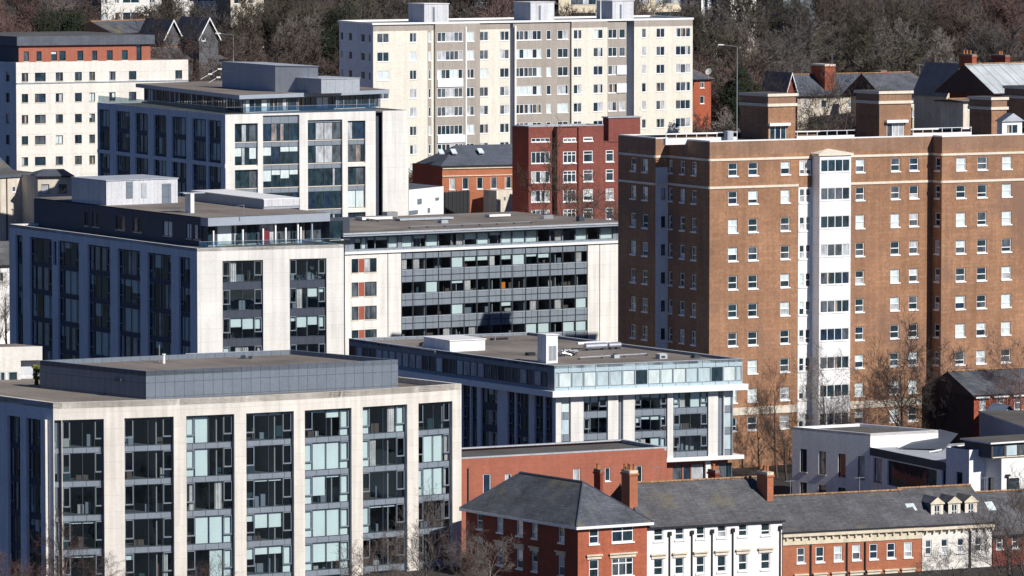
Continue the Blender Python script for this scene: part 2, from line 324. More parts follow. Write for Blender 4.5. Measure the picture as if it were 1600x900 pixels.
def wparts(q):
    key = (q['style'], q['w'], q['h'], q['rec'], q['var'], q['seed'])
    if key in WC: return WC[key]
    st, w, h, y, var = key[:5]; r = random.Random(hash((round(w * 100), round(h * 100), q['seed'], ord(var[0]))) & 0xffff)
    g, f, s, bl = MB(), MB(), MB(), MB(); res = None; x0, x1 = -w / 2, w / 2
    sname = st.split(':')[0]; arg = st.split(':')[1] if ':' in st else ''
    def frame(mat, t, xs, zs, dep=.06):
        bar(f, x0, x0 + t, 0, h, y - .004, dep, mat); bar(f, x1 - t, x1, 0, h, y - .004, dep, mat); bar(f, x0 + t, x1 - t, h - t, h, y - .004, dep, mat); bar(f, x0 + t, x1 - t, 0, t, y - .004, dep, mat)
        for x in xs: bar(f, x - t * .5, x + t * .5, t, h - t, y - .004, dep, mat)
        for a, b, z in zs: bar(f, a, b, z - t * .5, z + t * .5, y - .006, dep * .9, mat)
    if sname == 'sash':
        zm = h * (.34 if q['seed'] == 3 else .48); v2 = var
        if var == 'h': lite(g, bl, x0, x1, zm, h, y, 'b', 0, r); lite(g, bl, x0, x1, 0, zm, y, r.choice('dn'), 0, r)
        else:
            lite(g, bl, x0, x1, zm, h, y, var, 0, r); lite(g, bl, x0, x1, 0, zm, y, var if r.random() < .7 else 'n', 0, r)
        frame('white_paint', .10, [], [(x0 + .1, x1 - .1, zm)], .08)
        s.box((x0 - .08, -.10, -.16), (w + .16, 0, 0), (0, .10 + y * .5, 0), (0, 0, .16), 'white_paint')
    elif sname in ('white', 'dark', 'grey'):
        n = int(arg or 1); fm = {'white': 'white_paint', 'dark': 'dark_frame', 'grey': 'grey_frame'}[sname]; t = .085 if sname == 'white' else .06; xs = [x0 + w * k / n for k in range(1, n)]
        for k in range(n): lite(g, bl, x0 + w * k / n, x0 + w * (k + 1) / n, 0, h, y, var if r.random() < .65 else r.choice('ddcn'), 0, r)
        frame(fm, t, xs, [])
        if sname != 'grey': s.box((x0 - .06, -.07, -.10), (w + .12, 0, 0), (0, .07 + y * .5, 0), (0, 0, .10), 'white_paint' if sname == 'white' else 'stone_trim')
    elif sname == 'whitec':      # white casement, top lights
        n = int(arg); xs = [x0 + w * k / n for k in range(1, n)]; zm = h * .7
        for k in range(n): lite(g, bl, x0 + w * k / n, x0 + w * (k + 1) / n, 0, h, y, var if r.random() < .65 else r.choice('ddn'), 0, r)
        frame('white_paint', .10, xs, [(x0, x1, zm)], .08); s.box((x0 - .1, -.12, -.15), (w + .2, 0, 0), (0, .12 + y * .5, 0), (0, 0, .15), 'white_paint')
    elif sname == 'bay':         # four lights, casements at the ends; real glass
        if w < 1.9: cs = [x0, x0 + w * .5, x1]
        elif w < 3.4: cs = [x0, x0 + w * .3, x0 + w * .65, x1]
        else: cs = [x0, x0 + w * .2, x0 + w * .5, x0 + w * .8, x1]
        for k in range(len(cs) - 1):
            v = var[k] if len(var) == 4 else (var if r.random() < .7 else r.choice('ddhc'))
            lite(g, bl, cs[k], cs[k + 1], 0, h, y, v, 1, r)
        ends = [(cs[0], cs[1]), (cs[-2], cs[-1])] if len(cs) > 4 else [r.choice([(cs[0], cs[1]), (cs[-2], cs[-1])])]
        frame('dark_frame', .06, cs[1:-1], [], .07)
        for a, b in ends:
            zc = h * .32; bar(f, a + .05, b - .05, zc - .08, zc + .05, y - .07, .06, 'grey_frame'); bar(f, a + .05, a + .13, zc, h - .06, y - .07, .05, 'grey_frame'); bar(f, b - .13, b - .05, zc, h - .06, y - .07, .05, 'grey_frame'); bar(f, a + .05, b - .05, h - .14, h - .04, y - .07, .05, 'grey_frame')
    elif sname == 'ribbon':
        if arg == 'b': lite(g, bl, x0, x1, 0, h, y, var, 0, r)
        else: lite(g, bl, x0, x1, 0, h, y, var, 1, r)
        frame('dark_frame', .05, [], [], .05)
    res = [('window', g)]
    if f.f: res.append(('window_frame', f))
    if s.f: res.append(('sill', s))
    if bl.f: res.append(('blind', bl))
    WC[key] = res; return res
def wmesh(q):
    key = (q['style'], q['w'], q['h'], q['rec'], q['var'], q['seed'])
    if key not in WM: WM[key] = [(nm, mb.mesh(nm)) for nm, mb in wparts(q)]
    return WM[key]
def pick(weights): 
    ks = ''.join(k * n for k, n in weights); return rng.choice(ks)
DEF = [('d', 6), ('h', 2), ('n', 2), ('b', 2), ('c', 2)]
def addwin(T, F, uc, zb, w, h, style, rec=.14, weights=DEF, var=None, wall_rec=None):
    w = round(w * 20) / 20; h = round(h * 20) / 20; var = var or pick(weights)
    if w < .1 or h < .1: return (0, 0, 0, 0)
    p = F.pt(uc, zb); T.wins.append(dict(style=style, w=w, h=h, rec=rec, var=var, seed=rng.randrange(5), pos=p, ang=F.ang, size=w * h * abs(F.n.dot(FW)) + 100 / max(p.y, 1)))
    return (uc - w / 2, uc + w / 2, zb, zb + h)
def cols_rows(T, F, cols, xref, rows, style, rec=.14, weights=DEF, skip=None, zu=None):
    """cols [(xa,xb[,style])] in photo columns, rows [(ytop,ybottom)] read at column xref; returns holes"""
    holes = []
    for i, c in enumerate(cols):
        for j, (ya, yb) in enumerate(rows):
            if skip and skip(i, j): continue
            z1, z0 = F.z(xref, ya), F.z(xref, yb); ua, ub = F.u(c[0], (z0 + z1) / 2 if zu is None else zu), F.u(c[1], (z0 + z1) / 2 if zu is None else zu)
            holes.append(addwin(T, F, (ua + ub) / 2, z0, abs(ub - ua), z1 - z0, c[2] if len(c) > 2 else style, rec, weights))
    return holes
def rowlist(y0, h, sp, n): return [(y0 + sp * i, y0 + sp * i + h) for i in range(n)]
def parapet(mb, poly, z0, z1, th, mat, cop=None, ct=.12):
    """upstand round a polygon (ordered so the inside is found from its centre)"""
    c = sum((Vector((p[0], p[1], 0)) for p in poly), Vector((0, 0, 0))) / len(poly); n = len(poly)
    inn = []
    P = [Vector((p[0], p[1], 0)) for p in poly]
    for i in range(n):
        a, b, d = P[i - 1], P[i], P[(i + 1) % n]
        e1 = (b - a).normalized(); e2 = (d - b).normalized(); n1 = Vector((-e1.y, e1.x, 0)); n2 = Vector((-e2.y, e2.x, 0))
        if sum(P[k].x * P[(k + 1) % n].y - P[(k + 1) % n].x * P[k].y for k in range(n)) < 0: n1 = -n1; n2 = -n2
        k = (n1 + n2); inn.append(b + k * (th / max(.3, 1 + n1.dot(n2))))
    for i in range(n):
        j = (i + 1) % n
        for (A, B_, C, D_, za, zb, m, grow) in ((P[i], P[j], inn[j], inn[i], z0, z1, mat, 0),):
            mb.face([A + Z * za, B_ + Z * za, B_ + Z * zb, A + Z * zb], m); mb.face([D_ + Z * za, C + Z * za, C + Z * zb, D_ + Z * zb], m); mb.face([A + Z * zb, B_ + Z * zb, C + Z * zb, D_ + Z * zb], m)
        if cop:
            o1, o2 = (P[i] - inn[i]).normalized() * .08, (P[j] - inn[j]).normalized() * .08
            q = [P[i] + o1, P[j] + o2, inn[j] - o2, inn[i] - o1]
            mb.prism(q, z1 + .003, z1 + ct, cop)
    return inn
class Rect:
    """plan seen by its near corner: N near, L left end, R right end, K back; L and R are (px, py) or (px, None)"""
    def __init__(s, px, py, D, l, r, dl=None, dr=None, N_=None):
        s.N = N_ or pt_d(px, py, D); s.z = s.N.z
        def end(q, dflt):
            if isinstance(q, (int, float)): return s.N + dflt * q
            if isinstance(q, Vector): return q
            return along(s.N, dflt, q[0]) if q[1] is None else pt_z(q[0], q[1], s.z)
        s.L = end(l, dl or DL); s.R = end(r, dr or DR)
        s.dl = (s.L - s.N).normalized(); s.dr = (s.R - s.N).normalized()
        s.K = s.L + (s.R - s.N)
        s.left = Face(s.L, s.N); s.front = Face(s.N, s.R); s.back = Face(s.R, s.K); s.far = Face(s.K, s.L); s.poly = [s.L, s.N, s.R, s.K]
        s.c = (s.L + s.R) / 2
    def base(s, dz=0): return (s.c.x, s.c.y, gz(s.c.x, s.c.y) + dz)
    def grow(s, k):
        a, b = s.dl * k, s.dr * k
        return [s.L + a - b, s.N - a - b, s.R - a + b, s.K + a + b]
def plainwalls(mb, rect, z0, z1, mat, which=('back', 'far')):
    for k in which: wall(mb, getattr(rect, k), z0, z1, [], 0, mat)
def interior(T, F, z0, z1, zs, dep=3.2, rec=.3, clutter=True, u0=0, u1=None, seed=1, density=.5):
    """dark rooms behind real glass: slabs, back wall, furniture"""
    u1 = F.L if u1 is None else u1; mb = MB(); r = random.Random(seed); f = F.inset(rec + .25)
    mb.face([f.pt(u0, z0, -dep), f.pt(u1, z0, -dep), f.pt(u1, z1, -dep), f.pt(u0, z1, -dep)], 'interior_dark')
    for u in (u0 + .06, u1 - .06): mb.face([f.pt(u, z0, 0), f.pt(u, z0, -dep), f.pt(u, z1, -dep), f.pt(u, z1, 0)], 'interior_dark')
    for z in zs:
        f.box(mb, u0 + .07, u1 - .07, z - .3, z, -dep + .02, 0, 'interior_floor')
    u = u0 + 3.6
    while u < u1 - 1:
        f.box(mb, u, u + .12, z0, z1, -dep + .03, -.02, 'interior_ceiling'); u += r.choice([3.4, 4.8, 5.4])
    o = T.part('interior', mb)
    if clutter:
        cb = MB()
        for z in zs:
            u = u0 + .4
            while u < u1 - 1.2:
                if r.random() < density:
                    w_, h_ = r.uniform(.3, 1.3), r.uniform(.4, 1.5); d_ = r.uniform(.35, 1.6)
                    f.box(cb, u, u + w_, z + .01, z + .01 + h_, -d_ - .4, -d_, r.choice(['furniture_pale', 'furniture_brown', 'furniture_brown', 'orange_plastic' if r.random() < .12 else 'grey_frame', 'grey_frame', 'interior_dark', 'plum_leaf']))
                u += r.uniform(.7, 1.8)
        T.part('furnishings', cb, kind='stuff')
# ============================================================ the ground
g, wa, dl_ = MB(), MB(), MB()
ys = [-3000, -200, 100, 300, 440, 480, 520, 560, 600, 640] + list(range(660, 1240, 20)) + [1300, 1500, 2000, 3000, 6000, 20000]
xs = [-9000, -2000, -600, -300] + list(range(-200, 201, 20)) + [300, 600, 2000, 9000]
for ya, yb in zip(ys, ys[1:]):
    for xa, xb in zip(xs, xs[1:]): (wa if yb <= 300 else (dl_ if (xa >= 300 or xb <= -300) else g)).face([(xa, ya, gz(xa, ya)), (xb, ya, gz(xb, ya)), (xb, yb, gz(xb, yb)), (xa, yb, gz(xa, yb))], 'ground')
wall_mat('ground', (.04, .035, .032), rough=1, var=.3, nscale=.05, streak=0, fine=.3, patches=((.03, .026, .022), .52, .7, .05))
wall_mat('asphalt', (.055, .055, .058), rough=.95, var=.15, nscale=.1, streak=0, fine=.1)
wall_mat('paving', (.19, .18, .165), rough=.95, var=.15, nscale=.1, streak=0, fine=.15)
single('ground', g, '', '', (0, 0, 0), kind='structure')
wall_mat('unseen_pale_land', (.17, .15, .135), rough=1, var=.35, nscale=.02, streak=0, fine=.2)  # land out of view at the sides, made lighter to reflect in left-facing panes
m_, t_, b_ = newmat('added_water'); b_.inputs['Base Color'].default_value = (.02, .035, .045, 1); b_.inputs['Roughness'].default_value = .12  # added water sheet behind the camera, passing sky reflections to the panes
wa.m = ['added_water'] * len(wa.f); dl_.m = ['unseen_pale_land'] * len(dl_.f)
single('unseen_pale_land', dl_, '', '', (0, 0, 0), kind='structure'); single('added_water', wa, '', '', (0, 0, 0), kind='structure')
def slots(T, F, cw, xs_, zh, zb, wrows, style, rec=.45, weights=DEF, cwmat='slot_cladding', zu=None, wrec=.05, vars_=None):
    Fi = F.inset(rec); holes = []
    zu = zu if zu is not None else (zh + zb) / 2
    for q in xs_:
        ua, ub = F.u(q[0], zu), F.u(q[1], zu); h = zh if len(q) < 3 else q[2]
        holes.append((ua, ub, zb, h)); wh = []
        st = q[3] if len(q) > 3 else style
        for k_, (z0, z1) in enumerate(wrows):
            if z1 > h + .05: continue
            wh.append(addwin(T, Fi, (ua + ub) / 2, z0, ub - ua - .12, z1 - z0, st, wrec, weights, var=vars_[k_] if vars_ else None))
        wall(cw, Fi, zb, h, wh, wrec + .02, cwmat, 'dark_frame', ua - .05, ub + .05)
    return holes
# ============================================================ front office flats with the bowed facade
zt = pt_d(83, 629.5, 500).z
def e1y(px):
    (x0, y0), (x1, y1), (x2, y2) = (83, 629.5), (400, 618.4), (721, 599.5)
    return y0 * (px - x1) * (px - x2) / ((x0 - x1) * (x0 - x2)) + y1 * (px - x0) * (px - x2) / ((x1 - x0) * (x1 - x2)) + y2 * (px - x0) * (px - x1) / ((x2 - x0) * (x2 - x1))
def e1(px): return pt_z(px, e1y(px), zt)
zg = -.6
T = Thing('apartment_block', 'bowed cream stone block of tall glazed bays with a grey rooftop box, lower left', 'apartment block', (e1(400).x, e1(400).y + 12, 0))
wl, cw = MB(), MB()
bnd = [83, 179, 281, 375.5, 468.5, 558, 646, 721]; bays = [(98, 163), (195, 272), (291.5, 366.5), (385, 459.5), (476.5, 549.5), (567, 636.5), (654, 707)]
F0 = Face(e1(83), e1(179)); hd = F0.z(130, 655.5)
wr = [(F0.z(130, b), F0.z(130, a)) for a, b in [(657, 700), (708, 752.5), (761, 806), (815, 859), (868, 912), (921, 965)]]
blinds = [['dddd', 'dddd', 'dddd', 'tttd', 'tttd', 'dddd'], ['dddd', 'dddd', 'dddd', 'dddd', 'hddc', 'dddd'], ['bbdd', 'bbdd', 'cdcd', 'dbbb', 'ddbb', 'dddd'], ['dttd', 'dddd', 'dttd', 'hhhd', 'hhhb', 'dddd'],
          ['dthb', 'bbbb', 'bmtb', 'bbbb', 'bmmb', 'dddd'], ['bdcb', 'bcdd', 'dddd', 'bttd', 'dddd', 'dddd'], ['dddd', 'dbbc', 'bbbc', 'dddd', 'dddd', 'dddd']]
wts = [[('d', 8), ('h', 2), ('c', 1)], [('d', 8), ('h', 2), ('c', 2)], [('b', 6), ('h', 3), ('c', 1), ('d', 2)], [('d', 6), ('h', 5)], [('b', 8), ('h', 3)], [('h', 4), ('b', 2), ('c', 3), ('d', 3)], [('b', 4), ('c', 4), ('d', 3)]]
for i, (a, b) in enumerate(zip(bnd, bnd[1:])):
    F = Face(e1(a), e1(b)); sl_ = [bays[i]]
    hs = slots(T, F, cw, sl_, hd, zg, wr, 'bay', weights=wts[i], zu=10, vars_=blinds[i])
    if i == 0: hs += slots(T, F, cw, [(85.5, 97)], hd, zg, wr, 'bay', weights=[('b', 1)], zu=10)
    wall(wl, F, zg, zt, hs, .45, 'warm_stone')
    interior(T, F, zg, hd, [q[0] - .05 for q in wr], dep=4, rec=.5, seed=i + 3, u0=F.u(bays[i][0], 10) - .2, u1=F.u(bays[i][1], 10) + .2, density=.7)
NL = e1(83); EL = pt_z(0, 618.7, zt); dle = (EL - NL).normalized(); ELL = NL + dle * 40
FL = Face(ELL, NL)
lw = [(-60, -42), (-32, -8), (12, 32), (41, 64)]
hs = slots(T, FL, cw, lw, hd - .1, zg, wr, 'bay', rec=.35, weights=[('c', 5), ('d', 3), ('b', 2), ('h', 2)], zu=10, cwmat='navy_cladding')
wall(wl, FL, zg, zt, hs, .35, 'shade_grey_wall')
u76 = FL.u(76, 10); FL.box(wl, u76 - .25, u76, zg, hd, 0.003, .36, 'warm_stone')
pts = [e1(x) for x in bnd]; bk = dle * 30
poly = [ELL] + pts + [pts[-1] + bk, ELL + bk * .2 + (pts[-1] - NL) * .9]
poly = [ELL] + pts + [pts[-1] + dle * 40]
wall(wl, Face(pts[-1], pts[-1] + dle * 40), zg, zt, [], 0, 'warm_stone'); wall(wl, Face(pts[-1] + dle * 40, ELL), zg, zt, [], 0, 'warm_stone')
T.part('wall', wl); T.part('curtain_wall', cw)
rf = MB(); rf.face([(p.x, p.y, zt - .55) for p in poly], 'flat_roof'); T.part('roof', rf)
pp = MB(); parapet(pp, poly, zt - .6, zt + .003, .45, 'warm_stone'); T.part('parapet', pp)
P = Rect(228, 580, 509, (62, 563), (622, 562)); ph = MB()
K_ = pt_z(455, 546.5, P.z); P.K = P.L + (P.R - P.N); ppoly = [P.L, P.N, P.R, K_]
zb = zt - .545
for f in (P.left, P.front, Face(P.R, K_), Face(K_, P.L)): wall(ph, f, zb, P.z, [], 0, 'grey_cladding')
ph.face([(p.x, p.y, P.z - .45) for p in ppoly], 'flat_roof')
P_E1z = P.z - .45; pho = T.part('rooftop_box', ph)
pp = MB(); parapet(pp, ppoly, P.z - .5, P.z + .003, .35, 'grey_cladding'); T.part('parapet', pp, parent=pho)
vb = MB(); u_, z_ = P.left.uz(186, 593); P.left.box(vb, u_ - .5, u_ + .5, z_ - .15, z_ + .15, .003, .25, 'dark_frame'); T.part('vent', vb, parent=pho)
T.flush()
# small mast and vent on its roof
m = MB(); b0 = pt_z(249, 566, P.z - .45); b1 = pt_z(256, 568, P.z - .45)
m.rod(b0, b0 + Z * 1.8, .06, .04, 'steel'); m.rod(b1, b1 + Z * .9, .14, .14, 'white_paint'); m.rod(b1 + Z * .9, b1 + Z * 1.0, .2, .2, 'white_paint')
single('roof_mast', m, 'thin steel mast beside a short white flue on the grey rooftop box', 'mast', tuple(b0))
m = MB(); b0 = pt_z(376, 561, P.z - .45); m.box(b0, (.5, 0, 0), (0, .5, 0), (0, 0, .35), 'dark_frame'); m.box(b0 + Vector((.8, 0, 0)), (.4, 0, 0), (0, .4, 0), (0, 0, .3), 'dark_frame')
single('roof_vent', m, 'pair of small dark vents on the brown felt of the grey rooftop box', 'vent', tuple(b0))
# pavilion at far left, shrub
Q = Rect(-150, 545, 528, (-190, 541), (66, 541)); T = Thing('roof_pavilion', 'cream flat roofed pavilion with white framed windows at the left edge behind the bowed block', 'building', Q.base()); wl = MB()
z9 = Q.front.z(30, 605)
h = [(Q.front.u(a), Q.front.u(b), Q.front.z(30, 604), Q.front.z(30, 580)) for a, b in ((-40, -12), (-8, 8.5), (10, 28))]
for a in h: addwin(T, Q.front, (a[0] + a[1]) / 2, a[2], a[1] - a[0], a[3] - a[2], 'white:1', .1)
hh = (Q.front.u(32.5), Q.front.u(62), Q.front.z(45, 603), Q.front.z(45, 563))
wall(wl, Q.front, 0, Q.z, h + [hh], .1, 'cream_render'); f9 = Q.front.inset(.9); f9.box(wl, hh[0], hh[1], hh[2], hh[3], -.1, 0, 'shade_grey_wall'); plainwalls(wl, Q, 0, Q.z, 'shade_grey_wall', ('left', 'back', 'far'))
T.part('wall', wl); r_ = MB(); r_.face([p for p in Q.poly], 'flat_roof'); T.part('roof', r_); rl = MB()
Q.front.box(rl, hh[0], hh[1], hh[2] + 1.0, hh[2] + 1.06, -.2, -.14, 'white_paint'); T.part('railing', rl); T.flush()
# ============================================================ middle-left block with two glazed slots (B)
Q = Rect(308, 388, 620, (14, 350), (537, 382)); T = Thing('apartment_block', 'cream block with two tall glazed slots and a dark set-back top storey', 'apartment block', Q.base())
wl, cw = MB(), MB(); F = Q.front; zg = 0
zh = F.z(380, 407); wr = [(F.z(380, b), F.z(380, a)) for a, b in [(408 + 44.3 * i, 441 + 44.3 * i) for i in range(7)]]
hs = slots(T, F, cw, [(347.5, 411), (452.5, 510)], zh, zg, wr, 'bay', rec=.3, zu=25, weights=[('d', 5), ('h', 5), ('c', 3), ('b', 2)], cwmat='navy_cladding')
wall(wl, F, zg, Q.z, hs, .3, 'cream_stone')
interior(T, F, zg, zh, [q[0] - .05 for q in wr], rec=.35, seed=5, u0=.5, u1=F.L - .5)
F = Q.left; zh = F.z(68, 372.5); wr = [(F.z(68, b), F.z(68, a)) for a, b in [(374 + 43.2 * i, 411 + 43.2 * i) for i in range(7)]]
hs = slots(T, F, cw, [(24, 35), (46, 81), (90, 123), (136.5, 172), (183.5, 219), (230, 267), (279, 297)], zh, zg, wr, 'bay', rec=.3, zu=25, weights=[('c', 8), ('d', 2), ('h', 3), ('b', 3)], cwmat='navy_cladding')
hs.append((F.u(82.5, 25), F.u(88, 25), F.z(85, 414), F.z(85, 377)))
wall(wl, F, zg, Q.z, hs, .3, 'shade_grey_wall'); f9 = F.inset(.3); f9.box(wl, hs[-1][0], hs[-1][1], hs[-1][2], hs[-1][3], -.05, 0, 'navy_cladding')
interior(T, F, zg, zh, [q[0] - .05 for q in wr], rec=.35, seed=6, u0=.3, u1=F.L - 4.3)
plainwalls(wl, Q, zg, Q.z, 'cream_render')
T.part('wall', wl); T.part('curtain_wall', cw)
rf = MB(); rf.face([p - Z * .3 for p in Q.poly], 'flat_roof'); T.part('roof', rf); pp = MB(); parapet(pp, Q.poly, Q.z - .4, Q.z + .003, .3, 'cream_stone'); T.part('parapet', pp)
# set-back top storey
zp = Q.z - .3
Pn = pt_d(325, 342, 626); U = Rect(0, 0, 0, (53, 310), (515, 334), N_=Pn)
ph = MB(); F = U.left; zs_ = (F.z(280, 371), F.z(280, 348)); 
hs = []
for a, b in ((132, 138), (144, 155), (181, 195), (208, 221), (255, 269), (291, 299), (303, 314)):
    hs.append(addwin(T, F, (F.u(a, 28) + F.u(b, 28)) / 2, zs_[0], F.u(b, 28) - F.u(a, 28), zs_[1] - zs_[0], 'dark:2', .12, [('w', 3), ('b', 1), ('d', 1)]))
wall(ph, F, zp, U.z, hs, .12, 'navy_cladding')
# front: glazing recessed 1.4 m under the fascia
F = U.front; Fi = F.inset(1.5); hs = []; k = 0; u = .4
while u < F.L + 3:
    wd = rng.choice([1.2, 1.6, 2.2]); hs.append(addwin(T, Fi, u + wd / 2, zp + .12, wd, U.z - zp - 1.1, 'dark:1', .06, [('d', 7), ('n', 1), ('w', 1), ('c', 1)])); u += wd + .25; k += 1
wall(ph, Fi, zp, U.z - .6, hs, .06, 'navy_cladding', u1=F.L + 4)
for f in (U.back, U.far): wall(ph, f, zp, U.z, [], 0, 'navy_cladding')
pho = T.part('top_storey', ph)
fa = MB(); fas = F.z(340, 353); fa.prism([p for p in (U.N - F.d * .05 + F.n * .1, U.R + F.d * 0 + F.n * .1, U.R - F.n * 1.6, U.N - F.n * 1.6 - F.d * .05)], fas, U.z + .1, 'fascia_grey'); T.part('roof_fascia', fa, parent=pho)
po = MB()
for px, top in ((336, 0), (382, 0), (413.5, 0), (433, 1), (449, 0), (468, 0), (472.5, 0), (490, 1)):
    u = F.u(px, 27); zz = fas if px in (490, 468, 433) else zp + 2.0; F.box(po, u - .09, u + .09, zp, zz, -.5, -.3, 'white_paint' if px != 490 else 'fascia_grey')
T.part('posts', po, parent=pho)
rd = MB(); u = F.u(422, 27); F.box(rd, u - .45, u + .45, zp, zp + 1.7, -1.3, -1.0, 'red_cloth'); T.part('parasol_cover', rd, parent=pho)
rf = MB(); rf.face([(p.x, p.y, U.z + .11) for p in U.poly], 'flat_roof'); T.part('roof', rf, parent=pho)
rl = MB(); rf_ = Q.front.inset(.15); rf_.box(rl, .3, rf_.L - .3, Q.z + .75, Q.z + .79, 0, .04, 'steel'); rf_.box(rl, .3, rf_.L - .3, Q.z + .05, Q.z + .74, .01, .03, 'balustrade_glass'); T.part('balustrade', rl); T.flush()
zB = U.z + .11
def pbox(name, label, cat, N3, l, r, z0, mat, top='flat_roof', extra=None, lid=None):
    q = Rect(0, 0, 0, l, r, N_=N3); T = Thing(name, label, cat, (q.c.x, q.c.y, z0)); mb = MB(); mb.prism(q.poly, z0, q.z, mat, top); T.part('casing', mb)
    if lid:
        l_ = MB(); l_.prism(q.grow(.12), q.z + .003, q.z + .1, lid); T.part('lid', l_)
    return T, q
# plant rooms on its roof
T, q = pbox('plant_room', 'white panelled plant room with blue-grey shaded side, leftmost on the middle-left roof', 'plant room', pt_d(166, 283, 652), (112, 277.5), (277.5, 279), zB, 'plant_white', lid='lead_coping')
F = q.front; d_ = MB()
for a, b, c, d, m in ((197, 207, 310, 284, 'grey_cladding'), (221, 229, 309, 286, 'lead_coping'), (253, 267, 318, 287, 'grey_cladding')):
    F.box(d_, F.u(a, 32), F.u(b, 32), F.z(a, c), F.z(a, d), .003, .08, m)
T.part('louvre', d_); 
T, q = pbox('plant_room', 'grey curved-sided plant room with a white top edge, right of the white plant room', 'plant room', pt_d(412, 312, 644), (300, 298.5), (467, 310), zB, 'plant_grey', lid='coping_white')
F = q.front; d_ = MB(); F.box(d_, 0, F.L, F.z(440, 322), q.z, .003, .1, 'plant_white'); T.part('fascia', d_)
m = MB(); a = pt_d(298, 338, 636); b = pt_d(303, 301, 636); m.box(Vector((a.x, a.y, zB)), DR * .5, DL * 1.5, Z * (b.z - zB), 'white_paint'); m.box(Vector((a.x, a.y, b.z - .12)) - DR * 1.0, DR * 3, DL * 1.5, Z * .12, 'lead_coping')
single('duct_casing', m, 'narrow white upright casing between the two plant rooms', 'casing', (a.x, a.y, zB))
m = MB(); a = pt_d(381, 341, 628); a.z = zB; m.rod(a, a + Z * 1.5, .05, .05, 'steel'); m.rod(a + Z * 1.5, a + Z * .95 - Vector((2.2, 0, 0)), .04, .04, 'steel')
single('roof_mast', m, 'short bent steel mast on the roof edge before the grey plant room', 'mast', tuple(a))
# ============================================================ ribbon window block (C)
Cn = pt_d(539, 364, 640); Q = Rect(0, 0, 0, 26.0, (975, 346.6), N_=Cn); Q = Rect(0, 0, 0, Q.N + (pt_z(800, 331, Q.z) - pt_z(975, 346.6, Q.z)), (975, 346.6), N_=Cn)
T = Thing('apartment_block', 'long cream block with ribbon glazing and red window panels under a brown flat roof', 'apartment block', Q.base())
ro = MB(); ro.prism(Q.grow(.7), Q.z - .45, Q.z, 'fascia_grey', 'flat_roof'); ro_ = T.part('roof', ro)
e = MB(); Ff = Face(Q.grow(.72)[1], Q.grow(.72)[2]); Ff.box(e, 0, Ff.L, Q.z - .2, Q.z + .02, .003, .1, 'lead_coping'); T.part('gutter', e, parent=ro_)
F = Q.front.inset(.3); zt1 = Q.z - .45; zl = F.z(700, 387.3); pb = MB()
ph = MB(); edges = [549, 553, 564, 573, 586, 606, 622, 627, 645, 665, 685, 705, 725, 745, 764, 782.5, 800, 821, 840, 859.5, 879, 899, 917.5, 937, 958]
hs = []
Ft = F.inset(.6)
for a, b in zip(edges, edges[1:]):
    if b - a < 7: continue
    ua, ub = Ft.u(a, 25), Ft.u(b, 25); hs.append(addwin(T, Ft, (ua + ub) / 2, zl + .25, ub - ua - .1, zt1 - zl - .5, 'ribbon', .04, [('d', 3), ('h', 5), ('c', 2), ('b', 6)]))
wall(ph, Ft, zl, zt1, hs, .05, 'slot_cladding'); wall(ph, Face(Q.R, Q.K), zl, zt1, [], 0, 'slot_cladding'); wall(ph, Face(Q.L, Q.N), zl, zt1, [], 0, 'slot_cladding'); pho = T.part('top_storey', ph)
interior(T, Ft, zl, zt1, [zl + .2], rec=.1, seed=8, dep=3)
le = MB(); le.prism([F.pt(0, 0, .25), F.pt(F.L, 0, .25), F.pt(F.L, 0, -.7), F.pt(0, 0, -.7)], zl - .28, zl, 'coping_white'); T.part('ledge', le)
wl, cw = MB(), MB(); ue = F.u(627, 20); uf = F.u(917.5, 20)
zr = [(F.z(700, b), F.z(700, a)) for a, b in ((401.5, 418.5), (438, 455.5), (475, 491.5), (511.5, 528), (548, 565), (584, 601), (620, 638))]
# cream wall left and right of the ribbon panel
hs = []
for z0, z1 in zr:
    for a, b, s in ((549.5, 560, 'dark:1'), (570, 588.5, 'dark:2')): hs.append(addwin(T, F, (F.u(a, 20) + F.u(b, 20)) / 2, z0 - .1, F.u(b, 20) - F.u(a, 20), z1 - z0 + .35, s, .12, [('d', 4), ('n', 3), ('c', 3)]))
    pu = (F.u(560.5, 20), F.u(569.5, 20)); F.box(pb, pu[0], pu[1], z0 - .1, z1 + .25, -.11, -.05, 'panel_red'); hs.append((pu[0], pu[1], z0 - .1, z1 + .25))
wall(wl, F, 0, zl - .28, hs + [(ue, uf, 0, zl - .28)], .12, 'cream_stone')
hs2 = []
T.part('red_panel', pb)
for a, b in ((953, 963.5),):
    pass
F2 = F.inset(.05); hs = []
for a, b in zip(edges, edges[1:]):
    if a < 626 or b > 918: continue
    ua, ub = F2.u(a, 20), F2.u(b, 20)
    for j, (z0, z1) in enumerate(zr):
        hs.append(addwin(T, F2, (ua + ub) / 2, z0, ub - ua - .12, z1 - z0, 'ribbon', .05, [('d', 15), ('h', 2), ('c', 3), ('b', 3)]))
wall(cw, F2, 0, zl - .28, hs, .06, 'slot_cladding', 'dark_frame', ue, uf)
for a in edges:
    if 626 < a < 918: u = F2.u(a, 20); F2.box(cw, u - .04, u + .04, 0, zl - .29, .003, .09, 'dark_frame')
for z0, z1 in zr: F2.box(cw, ue, uf, z1 + .75, z1 + .82, .003, .07, 'dark_frame'); F2.box(cw, ue, uf, z0 - .12, z0 - .06, .003, .06, 'lead_coping')
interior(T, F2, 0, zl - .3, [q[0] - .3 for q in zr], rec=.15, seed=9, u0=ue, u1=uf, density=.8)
for a in (606, 937): sm = MB(); u = F.u(a, 20); F.box(sm, u - .04, u + .04, 0, zl - .3, .003, .03, 'dark_frame'); T.part('joint_trim', sm)
